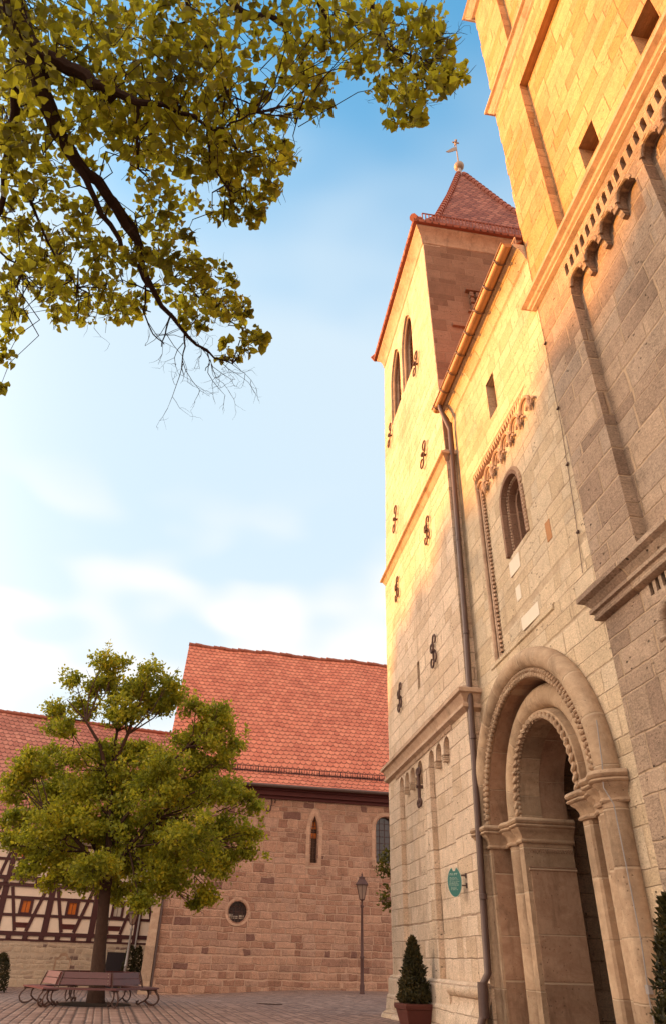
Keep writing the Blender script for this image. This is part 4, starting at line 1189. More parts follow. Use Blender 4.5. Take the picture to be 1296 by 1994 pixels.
def window(name, pts, glass, bars_u, bars_z, dep=.33):
    mb = MB(); plateB(mb, pts, [], -dep, -dep - .03)
    g_ = mb.build(name, glass, hall, smooth=False)
    us = [p[0] for p in pts]; zs = [p[1] for p in pts]
    mb = MB(tB)
    for k in range(1, bars_u): u = min(us) + (max(us) - min(us)) * k / bars_u; mb.tube([(u, -dep + .02, min(zs) + .02), (u, -dep + .02, max(zs) - .12)], .016, 5)
    for k in range(1, bars_z): z = min(zs) + (max(zs) - min(zs)) * k / bars_z; hw = 0; mb.tube([(min(us) + .04, -dep + .02, z), (max(us) - .04, -dep + .02, z)], .014, 5)
    mb.build('glazing_bars', M['lamp_iron'], g_)
    return g_
low_l = [p for p in lanc if p[1] < 7.6]
gl = window('lancet_window', lanc, M['glass'], 2, 9)
mb = MB(); plateB(mb, [(2.33, 7.6), (2.69, 7.6), (2.63, 7.93), (2.51, 8.25), (2.39, 7.93)], [], -.325, -.329); plateB(mb, [(2.33, 7.12), (2.69, 7.12), (2.69, 7.38), (2.33, 7.38)], [], -.325, -.329); mb.build('painted_reflection', M['sunset_paint'], gl, smooth=False)  # orange reflection in the lancet head, painted as panes
window('arched_window', archw, M['glass'], 4, 7)
gr = window('round_window', rnd, M['glass'], 5, 4, .3)
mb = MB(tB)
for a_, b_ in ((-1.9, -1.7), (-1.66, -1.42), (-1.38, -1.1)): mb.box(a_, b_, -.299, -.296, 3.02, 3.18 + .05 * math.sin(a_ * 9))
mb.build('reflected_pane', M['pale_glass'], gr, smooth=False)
mb = MB(tB)
mb.tube([(-.12 + .12 * math.cos(a_) + .12, .05, 8.8 + .12 * math.sin(a_)) for a_ in [PI * 1.9 - PI * 1.5 * i / 10 - PI * 1.9 + PI * .0 for i in range(1)]] + [(.14, .05, 8.95), (.1, .05, 9.05), (0, .05, 9.08), (-.07, .05, 9.0), (-.06, .05, 8.85), (-.1, .05, 8.6), (-.12, .05, 8.42), (-.2, .05, 8.33), (-.31, .05, 8.36), (-.33, .05, 8.46), (-.27, .05, 8.52)][0:], .035, 6)
mb.build('wall_anchor', M['iron'], hall)
# eaves, roof, gutter, snow guard
mb = MB(tB)
mb.box(u0 - .1, u1, .0, .14, 9.02, 9.3); mb.box(u0 - .15, u1, .14, .34, 9.18, 9.42); mb.box(u0 - .2, u1, -.1, .5, 9.42, 9.56)
mb.build('eaves_board', M['eave_wood'], hall, smooth=False)
mb = MB(tB)
e0, e1, rz = 9.62, 10.25, 20.62
L1 = math.hypot(1.35, .9); L2 = math.hypot(6.5, 10.0)
def slope(mb, ua, ub, w0, z0, w1, z1, ua2, ub2, v0):
    L = math.hypot(w1 - w0, z1 - z0)
    mb.quad((ua, w0, z0), (ub, w0, z0), (ub2, w1, z1), (ua2, w1, z1), uv=[(ua, v0), (ub, v0), (ub2, v0 + L), (ua2, v0 + L)])
    return v0 + L
def wavy(mb, ua, ub, ua2, ub2, w0, z0, w1, z1, v0, nu, nv, amp, seed):
    L = math.hypot(w1 - w0, z1 - z0); q = random.Random(seed)
    N = [[q.uniform(-1, 1) for _ in range(nu + 1)] for _ in range(nv + 1)]
    V = []; UV = []
    for j in range(nv + 1):
        f = j / nv
        for i in range(nu + 1):
            a0, b0 = ua + (ua2 - ua) * f, ub + (ub2 - ub) * f
            u = a0 + (b0 - a0) * i / nu
            sag = -amp * 2.2 * math.sin(PI * ((u * .16) % 1.0)) * f + amp * N[j][i] * (1 if 0 < j else .6)
            V.append((u, w0 + (w1 - w0) * f + sag * .4, z0 + (z1 - z0) * f + sag)); UV.append((u, v0 + L * f))
    F = []; U = []
    for j in range(nv):
        for i in range(nu):
            k = (j * (nu + 1) + i, j * (nu + 1) + i + 1, (j + 1) * (nu + 1) + i + 1, (j + 1) * (nu + 1) + i)
            F.append(k); U.append([UV[m_] for m_ in k])
    mb.add(V, F, U)
    return v0 + L
v = wavy(mb, -6.35, u1, -6.35, u1, .66, 9.60, -.35, 10.62, 0, 26, 1, .025, 1)
v = wavy(mb, -6.35, u1, -6.02, u1, -.35, 10.62, -7.0, 20.62, v, 26, 12, .035, 2)
slope(mb, u1, -6.35, -14.4, 9.6, -7.0, 20.62, u1, -6.02, 0)
mb.quad((-6.35, .66, 9.60), (-6.35, .66, 9.53), (u1, .66, 9.53), (u1, .66, 9.60), uv=[(0, .2)] * 4)
mb.build('roof', M['tile_red'], hall)
mb = MB(tB)
n = 44
for i in range(n):
    a_ = -6.05 + (u1 + 6) * i / n; b_ = -6.05 + (u1 + 6) * (i + 1.1) / n
    dz = .035 * math.sin(i * 1.7) - .08 * math.sin(PI * ((a_ * .16) % 1.0)); mb.tube([(a_, -7.0, 20.66 + dz), (b_, -7.0, 20.64 + dz)], [.15, .12], 8)
mb.build('ridge_tiles', M['ridge'], hall)
mb = MB(tB)
mb.tube([(-6.3, .78, 9.58), (u1, .78, 9.62)], .10, 8)
mb.build('gutter', M['pipe'], hall)
mb = MB(tB)
A, B = (-5.9, -.22, 10.44), (12.5, -.22, 10.44)
for z in (.1, .38): mb.tube([(A[0], A[1], A[2] + z), (B[0], B[1], B[2] + z)], .02, 4)
for i in range(120):
    u = A[0] + (B[0] - A[0]) * i / 119; mb.tube([(u, A[1], A[2] + .05), (u, A[1], A[2] + .4)], .014 if i % 8 else .03, 4, False)
mb.build('snow_guard', M['wood_red'], hall)

# ------------------------------------------------------------------ half-timbered house
aT = R_(75.614)
dT = Vector((math.sin(aT), math.cos(aT), 0)); nT = Vector((dT.y, -dT.x, 0)); pT = Vector((-3, 49, 0))
tT = lambda u, w, z: tuple(pT + dT * u + nT * w + Vector((0, 0, z)))
house = thing('half_timbered_house', 'half-timbered house with dark red beams and cream plaster above a rubble stone base', 'house', (-8, 47.7, -.3))
MB(tT).box(-26, .6, -11, .08, -.8, 1.82).build('base_wall', M['rubble'], house, smooth=False)
mb = MB(tT).box(-26, .6, -11, 0, 1.82, 7.4); mb.add([(-26, 0, 7.4), (-26, -11, 7.4), (-26, -5.6, 15.2)], [(0, 1, 2)])
mb.build('plaster_wall', M['plaster'], house, smooth=False)
mb = MB(tT)
def hb(z0, z1, ua=-26, ub=.6, w=.05): mb.box(ua, ub, -.05, w, z0, z1)
jit = random.Random(3)
def bm_(ua, za, ub, zb, wd, w=.045):
    ua += jit.uniform(-.06, .06); ub += jit.uniform(-.06, .06)
    d = Vector((ub - ua, zb - za)); d.normalize(); q = Vector((-d.y, d.x)) * wd / 2 * jit.uniform(.82, 1.15)
    P = [(ua + q.x, za + q.y), (ub + q.x, zb + q.y), (ub - q.x, zb - q.y), (ua - q.x, za - q.y)]
    mb.add([(p[0], w, p[1]) for p in P] + [(p[0], -.02, p[1]) for p in P], [(3, 2, 1, 0), (0, 1, 5, 4), (1, 2, 6, 5), (2, 3, 7, 6), (3, 0, 4, 7)])
hb(1.80, 1.90, w=.09); hb(2.06, 2.26, w=.07); hb(2.98, 3.12); hb(3.84, 3.98); hb(4.45, 4.63, w=.10); hb(4.80, 4.98, w=.14); hb(5.75, 5.9); hb(6.65, 6.8); hb(7.25, 7.4, w=.1)
joist = [-12.5 + .87 * i for i in range(15)]
for u in joist: mb.box(u - .14, u + .14, -.05, .12, 1.90, 2.06); mb.box(u - .13, u + .13, -.05, .16, 4.63, 4.8)
posts = [-11.6, -8.9, -6.33, -3.75, -1.15]
for u in posts:
    mb.box(u - .17, u + .17, -.05, .062, 2.26, 4.45); mb.box(u - .15, u + .15, -.05, .062, 4.98, 7.25)
for a_, b_ in zip(posts, posts[1:] + [1.4]):
    bm_(a_ + .3, 4.42, a_ + .98, 2.28, .17, .055); bm_(b_ - .3, 4.42, b_ - 1.0, 2.28, .17, .055)
    bm_(a_ - .5, 5.0, a_ - .05, 7.2, .17, .055); bm_(a_ + .3, 5.0, a_ + .9, 7.2, .17, .055)
mb.build('timber_frame', M['wood_red'], house, smooth=False)
for k, (u, g_) in enumerate(((-10.15, 'sunset_paint'), (-7.6, 'sunset_paint'), (-5.05, 'sunset_paint'), (-2.45, 'pale_glass'))):
    mb = MB(tT)
    for a_, b_, c_, d_ in ((-.36, -.21, 3.12, 3.84), (.21, .36, 3.12, 3.84), (-.21, .21, 3.76, 3.84), (-.21, .21, 3.12, 3.18)): mb.box(u + a_, u + b_, -.03, .075, c_, d_)
    f_ = mb.build('window', M['wood_red'], house, smooth=False)
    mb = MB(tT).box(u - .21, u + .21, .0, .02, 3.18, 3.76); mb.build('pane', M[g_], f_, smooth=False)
    mb = MB(tT).box(u - .012, u + .012, .02, .035, 3.18, 3.76); mb.build('glazing_bar', M['wood_red'], f_, smooth=False)
    mb = MB(tT).box(u - .42, u + .32, -.02, .02, 2.44, 2.62); mb.box(u - .45, u + .35, -.02, .06, 2.62, 2.69)
    for i in range(9): mb.box(u - .40 + i * .08, u - .38 + i * .08, .02, .035, 2.44, 2.62)
    mb.build('vent_slot', M['eave_wood'], house, smooth=False)
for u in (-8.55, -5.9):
    mb = MB(tT).box(u - .21, u + .21, .0, .02, 5.95, 6.55); f_ = mb.build('window', M['sunset_paint'], house, smooth=False)
mb = MB(tT)
N_ = [(-5.34, .28), (-4.66, .28), (-4.66, .95), (-4.80, 1.0), (-4.85, 1.12), (-5.0, 1.16), (-5.15, 1.12), (-5.2, 1.0), (-5.34, .95)]
mb.add([(u, .085, z) for u, z in N_] + [(u, .115, z) for u, z in [(-5.0 + (u + 5.0) * 1.28, .62 + (z - .62) * 1.28) for u, z in N_]], [(i, (i + 1) % 9, (i + 1) % 9 + 9, i + 9) for i in range(9)])
mb.build('niche_frame', M['trim'], house, smooth=False)
mb = MB(tT).box(-2.62, -1.5, .07, .13, -.45, 1.4); mb.box(-2.66, -1.46, .08, .12, .42, .47)
mb.build('cellar_door', M['black_panel'], house, smooth=False)
mb = MB(tT).tube([(-1.12, .2, 7.2), (-1.12, .2, 1.6), (-1.12, .2, -.3)], .055, 8); mb.build('downpipe', M['grey_metal'], house)
mb = MB(tT)
v = wavy(mb, -27, 3.2, -27, 3.2, .6, 7.15, -.3, 8.0, 0, 40, 1, .03, 3)
v = wavy(mb, -27, 3.2, -27, 3.2, -.3, 8.0, -6.0, 15.68, v, 40, 10, .045, 4)
slope(mb, 3.2, -27, -12, 7.15, -6.0, 15.68, 3.2, -27, 0)
mb.build('roof', M['tile_old'], house)
mb = MB(tT)
for i in range(66):
    a_ = -27 + .46 * i; mb.tube([(a_, -6, 15.72), (a_ + .5, -6, 15.70)], [.14, .11], 8)
mb.build('ridge_tiles', M['ridge'], house)
mb = MB(tT).box(-26.2, .8, 0, .5, 7.0, 7.16); mb.tube([(-26, .68, 7.1), (.9, .68, 7.1)], .08, 8); mb.build('eaves_board', M['eave_wood'], house)

# ------------------------------------------------------------------ street lamps
def lantern(loc, H, label, k=1.0):
    t = thing('street_lamp', label, 'street lamp', loc, 'old street lamps')
    x, y, z = loc
    q = lambda prof: [(r * k, z + h * H / 5.1) for r, h in prof]
    MB().lathe(x, y, q([(.125, 0), (.125, .05), (.11, .08), (.115, .34), (.095, .4), (.085, .42), (.08, 1.4), (.10, 1.44), (.10, 1.5), (.075, 1.54), (.055, 3.55), (.085, 3.6), (.085, 3.68), (.05, 3.72), (.045, 3.86)]), 14).build('post', M['lamp_iron'], t)
    s = H / 5.1
    zb, zt, zr = z + 3.94 * s, z + 4.62 * s, z + 4.98 * s
    rb, rt, re = .135 * k, .30 * k, .36 * k
    hexp = lambda r, zz, o=0: [(x + r * math.cos(PI / 3 * i + .35), y + r * math.sin(PI / 3 * i + .35), zz) for i in range(6)]
    mb = MB()
    a_, b_ = hexp(rb, zb), hexp(rt, zt)
    for i in range(6): mb.tube([a_[i], b_[i]], .016 * k, 5); mb.tube([a_[i], a_[(i + 1) % 6]], .018 * k, 5); mb.tube([b_[i], b_[(i + 1) % 6]], .022 * k, 5)
    mb.tube([(x, y, z + 3.86 * s), (x, y, zb)], [.03, rb * .8], 6)
    fr_ = mb.build('lantern_frame', M['lamp_iron'], t)
    mb = MB(); a_, b_ = hexp(rb * .92, zb + .01), hexp(rt * .94, zt - .01)
    mb.add(a_ + b_, [(i, (i + 1) % 6, (i + 1) % 6 + 6, i + 6) for i in range(6)])
    mb.build('glass', M['lamp_glass'], fr_, smooth=False)
    mb = MB(); a_, b_ = hexp(re, zt), hexp(.15 * k, zr - .08 * s)
    mb.add(a_ + b_ + hexp(re, zt - .03), [(i, (i + 1) % 6, (i + 1) % 6 + 6, i + 6) for i in range(6)] + [(i + 12, (i + 1) % 6 + 12, (i + 1) % 6, i) for i in range(6)] + [(6, 7, 8, 9, 10, 11), (17, 16, 15, 14, 13, 12)])
    mb.lathe(x, y, [(.17 * k, zr - .08 * s), (.17 * k, zr - .04 * s), (.06 * k, zr), (.03 * k, zr + .05), (.055 * k, zr + .08), (.03 * k, zr + .11), (.012 * k, zr + .2)], 10)
    mb.build('lantern_roof', M['lamp_iron'], t, smooth=False)
    return t
lantern((7.49, 38.28, 0.0), 5.0, 'street lamp with a dark six-sided lantern before the red stone wall')
lp = lantern((-4.0, 44.2, -.3), 3.85, 'slim pale street lamp before the half-timbered wall, partly behind the oak')
for c in lp.children:
    if c.name.startswith('post'): c.data.materials[0] = M['grey_metal']

# ------------------------------------------------------------------ bench round the oak
bx, by = -3.32, 26.45
bench = thing('tree_bench', 'dark red six-sided wooden bench on curly iron legs around the oak trunk', 'bench', (bx, by, 0))
rot = R_(-3)
V6 = lambda R, i: (bx + R * math.cos(rot + PI / 3 * i), by + R * math.sin(rot + PI / 3 * i))
for i in range(6):
    mt = M['bench_new'] if i == 3 else M['bench']
    mb = MB()
    for r0, r1 in ((1.52, 1.68), (1.70, 1.86), (1.88, 2.06)):
        a_, b_, c_, d_ = V6(r0, i), V6(r0, i + 1), V6(r1, i + 1), V6(r1, i)
        mb.add([(p[0], p[1], .42) for p in (a_, b_, c_, d_)] + [(p[0], p[1], .46) for p in (a_, b_, c_, d_)], [(3, 2, 1, 0), (4, 5, 6, 7), (0, 1, 5, 4), (1, 2, 6, 5), (2, 3, 7, 6), (3, 0, 4, 7)])
    mb.build('seat', mt, bench, smooth=False)
    mb = MB()
    for z0, z1 in ((.53, .675), (.69, .84)):
        ra, rb = 1.56 - (z0 - .46) * .38, 1.56 - (z1 - .46) * .38
        pts = [(*V6(ra, i + .005), z0), (*V6(ra, i + .995), z0), (*V6(rb, i + .995), z1), (*V6(rb, i + .005), z1)]
        P2 = [(*V6(ra - .035, i + .005), z0), (*V6(ra - .035, i + .995), z0), (*V6(rb - .035, i + .995), z1), (*V6(rb - .035, i + .005), z1)]
        mb.add(pts + P2, [(0, 1, 2, 3), (7, 6, 5, 4), (0, 4, 5, 1), (1, 5, 6, 2), (2, 6, 7, 3), (3, 7, 4, 0)])
    bk = mb.build('backrest', mt, bench, smooth=False)
    mb = MB()
    for f in (.05, .95):
        for z in (.565, .64, .725, .80):
            r = 1.565 - (z - .46) * .38; A = Vector((*V6(r, i), z)); B = Vector((*V6(r, i + 1), z))
            mb.ball(A.lerp(B, f), .016, 6, 4)
    mb.build('bolt', M['brass'], bk)
for i in range(6):
    for off in ((.04,) if i % 2 else (.04, -.04)):
        mb = MB()
        def P(r, z): 
            a_ = rot + PI / 3 * (i + off); return (bx + r * math.cos(a_), by + r * math.sin(a_), z)
        mb.tube([P(1.5, .40), P(2.0, .40)], .022, 6)
        mb.tube([P(1.95, .39), P(1.99, .33), P(2.06, .26), P(2.09, .17), P(2.05, .08), P(1.97, .03), P(1.9, .02), P(1.78, .05), P(1.68, .12)], .023, 7)
        mb.tube([P(1.72, .39), P(1.76, .3), P(1.75, .2), P(1.66, .12), P(1.55, .07), P(1.48, .03), P(1.43, .05), P(1.43, .10), P(1.48, .12)], .023, 7)
        mb.tube([P(1.56, .40), P(1.50, .60), P(1.41, .83)], .018, 6)
        mb.build('leg', M['iron'], bench)

# ------------------------------------------------------------------ the oak
OAK = [[-5.0, 25.94, 10.62, 0.4], [-4.57, 26.34, 10.61, 0.62], [-3.16, 26.25, 10.35, 0.62], [-2.38, 25.81, 9.92, 0.44], [-3.54, 26.15, 9.71, 0.73], [-3.76, 27.05, 10.02, 0.65], [-4.99, 26.43, 9.89, 0.69], [-5.01, 26.65, 9.86, 0.62], [-6.09, 26.58, 9.99, 0.33], [-6.39, 26.49, 8.84, 0.51], [-5.94, 26.17, 8.04, 0.65], [-5.36, 26.65, 8.88, 0.62], [-4.01, 25.76, 8.63, 0.8], [-3.95, 25.56, 8.59, 0.72], [-2.81, 26.75, 9.26, 0.8], [-2.83, 26.95, 9.42, 0.72], [-2.2, 26.84, 9.76, 0.55], [-1.27, 25.85, 8.98, 0.62], [-0.39, 26.57, 8.93, 0.69], [-0.29, 26.19, 8.95, 0.62], [-0.72, 25.73, 8.01, 0.8], [-0.7, 26.38, 8.35, 0.72], [0.16, 26.55, 8.07, 0.51], [-1.52, 26.66, 7.95, 0.65], [-6.28, 27.06, 7.13, 0.65], [-6.79, 26.06, 6.66, 0.69], [-6.52, 25.82, 6.64, 0.62], [-7.08, 26.11, 6.22, 0.47], [-4.63, 28.35, 7.63, 0.84], [-4.33, 26.47, 7.26, 0.75], [-3.4, 27.07, 7.56, 0.73], [-3.31, 27.02, 7.57, 0.65], [-2.26, 26.52, 7.12, 0.84], [-2.01, 24.54, 6.68, 0.75], [-0.76, 27.18, 7.5, 0.8], [-0.76, 26.36, 7.1, 0.72], [0.01, 26.17, 7.33, 0.44], [-5.22, 25.88, 7.11, 0.55], [-6.94, 26.21, 5.83, 0.62], [-6.22, 28.18, 6.18, 0.98], [-6.16, 28.3, 6.2, 0.88], [-4.87, 27.95, 6.44, 0.98], [-4.69, 26.17, 6.1, 0.88], [-3.53, 26.68, 6.16, 1.05], [-3.61, 26.74, 6.22, 0.95], [-2.07, 25.65, 6.02, 1.05], [-2.01, 24.39, 5.71, 0.95], [-1.0, 27.08, 6.31, 0.98], [-1.08, 28.38, 6.57, 0.88], [0.12, 25.51, 6.07, 0.8], [0.29, 26.4, 6.27, 0.72], [1.06, 26.15, 5.85, 0.44], [-7.23, 27.65, 5.14, 0.62], [-6.38, 27.85, 5.03, 0.91], [-5.51, 24.92, 4.56, 0.82], [-4.93, 26.47, 5.03, 1.05], [-4.58, 25.83, 4.91, 0.95], [-3.69, 27.22, 4.98, 1.05], [-3.74, 27.41, 4.98, 0.95], [-2.26, 27.74, 4.98, 1.05], [-2.26, 26.36, 4.88, 0.95], [-0.96, 28.1, 5.03, 0.98], [-0.88, 23.83, 4.51, 0.88], [0.33, 26.9, 5.01, 0.8], [0.38, 27.54, 5.13, 0.72], [1.23, 26.32, 4.86, 0.4], [-6.12, 26.75, 4.11, 0.55], [-5.31, 26.19, 3.99, 0.73], [-5.43, 27.67, 4.12, 0.65], [-3.92, 25.79, 3.58, 0.8], [-3.58, 24.42, 3.43, 0.72], [-3.16, 28.38, 4.02, 0.8], [-3.04, 28.07, 3.95, 0.72], [-1.59, 25.76, 3.95, 0.8], [-1.6, 26.21, 3.86, 0.72], [-0.35, 24.73, 3.83, 0.73], [-0.44, 26.07, 4.0, 0.65], [0.47, 26.58, 4.03, 0.51], [-0.11, 26.0, 3.07, 0.44], [-1.19, 27.5, 3.52, 0.47], [-3.28, 27.75, 3.05, 0.55], [-4.45, 27.07, 3.36, 0.55], [-3.59, 26.83, 3.32, 0.62], [-2.29, 26.85, 3.13, 0.47], [-5.93, 26.29, 3.47, 0.47], [-5.33, 27.52, 3.29, 0.44], [-2.17, 24.58, 2.57, 0.4], [-1.37, 25.49, 3.01, 0.44], [0.26, 26.36, 3.77, 0.47], [1.09, 26.04, 4.33, 0.4], [-0.39, 26.52, 2.75, 0.29], [-6.73, 26.27, 4.32, 0.44], [-1.83, 24.98, 3.39, 0.55]]
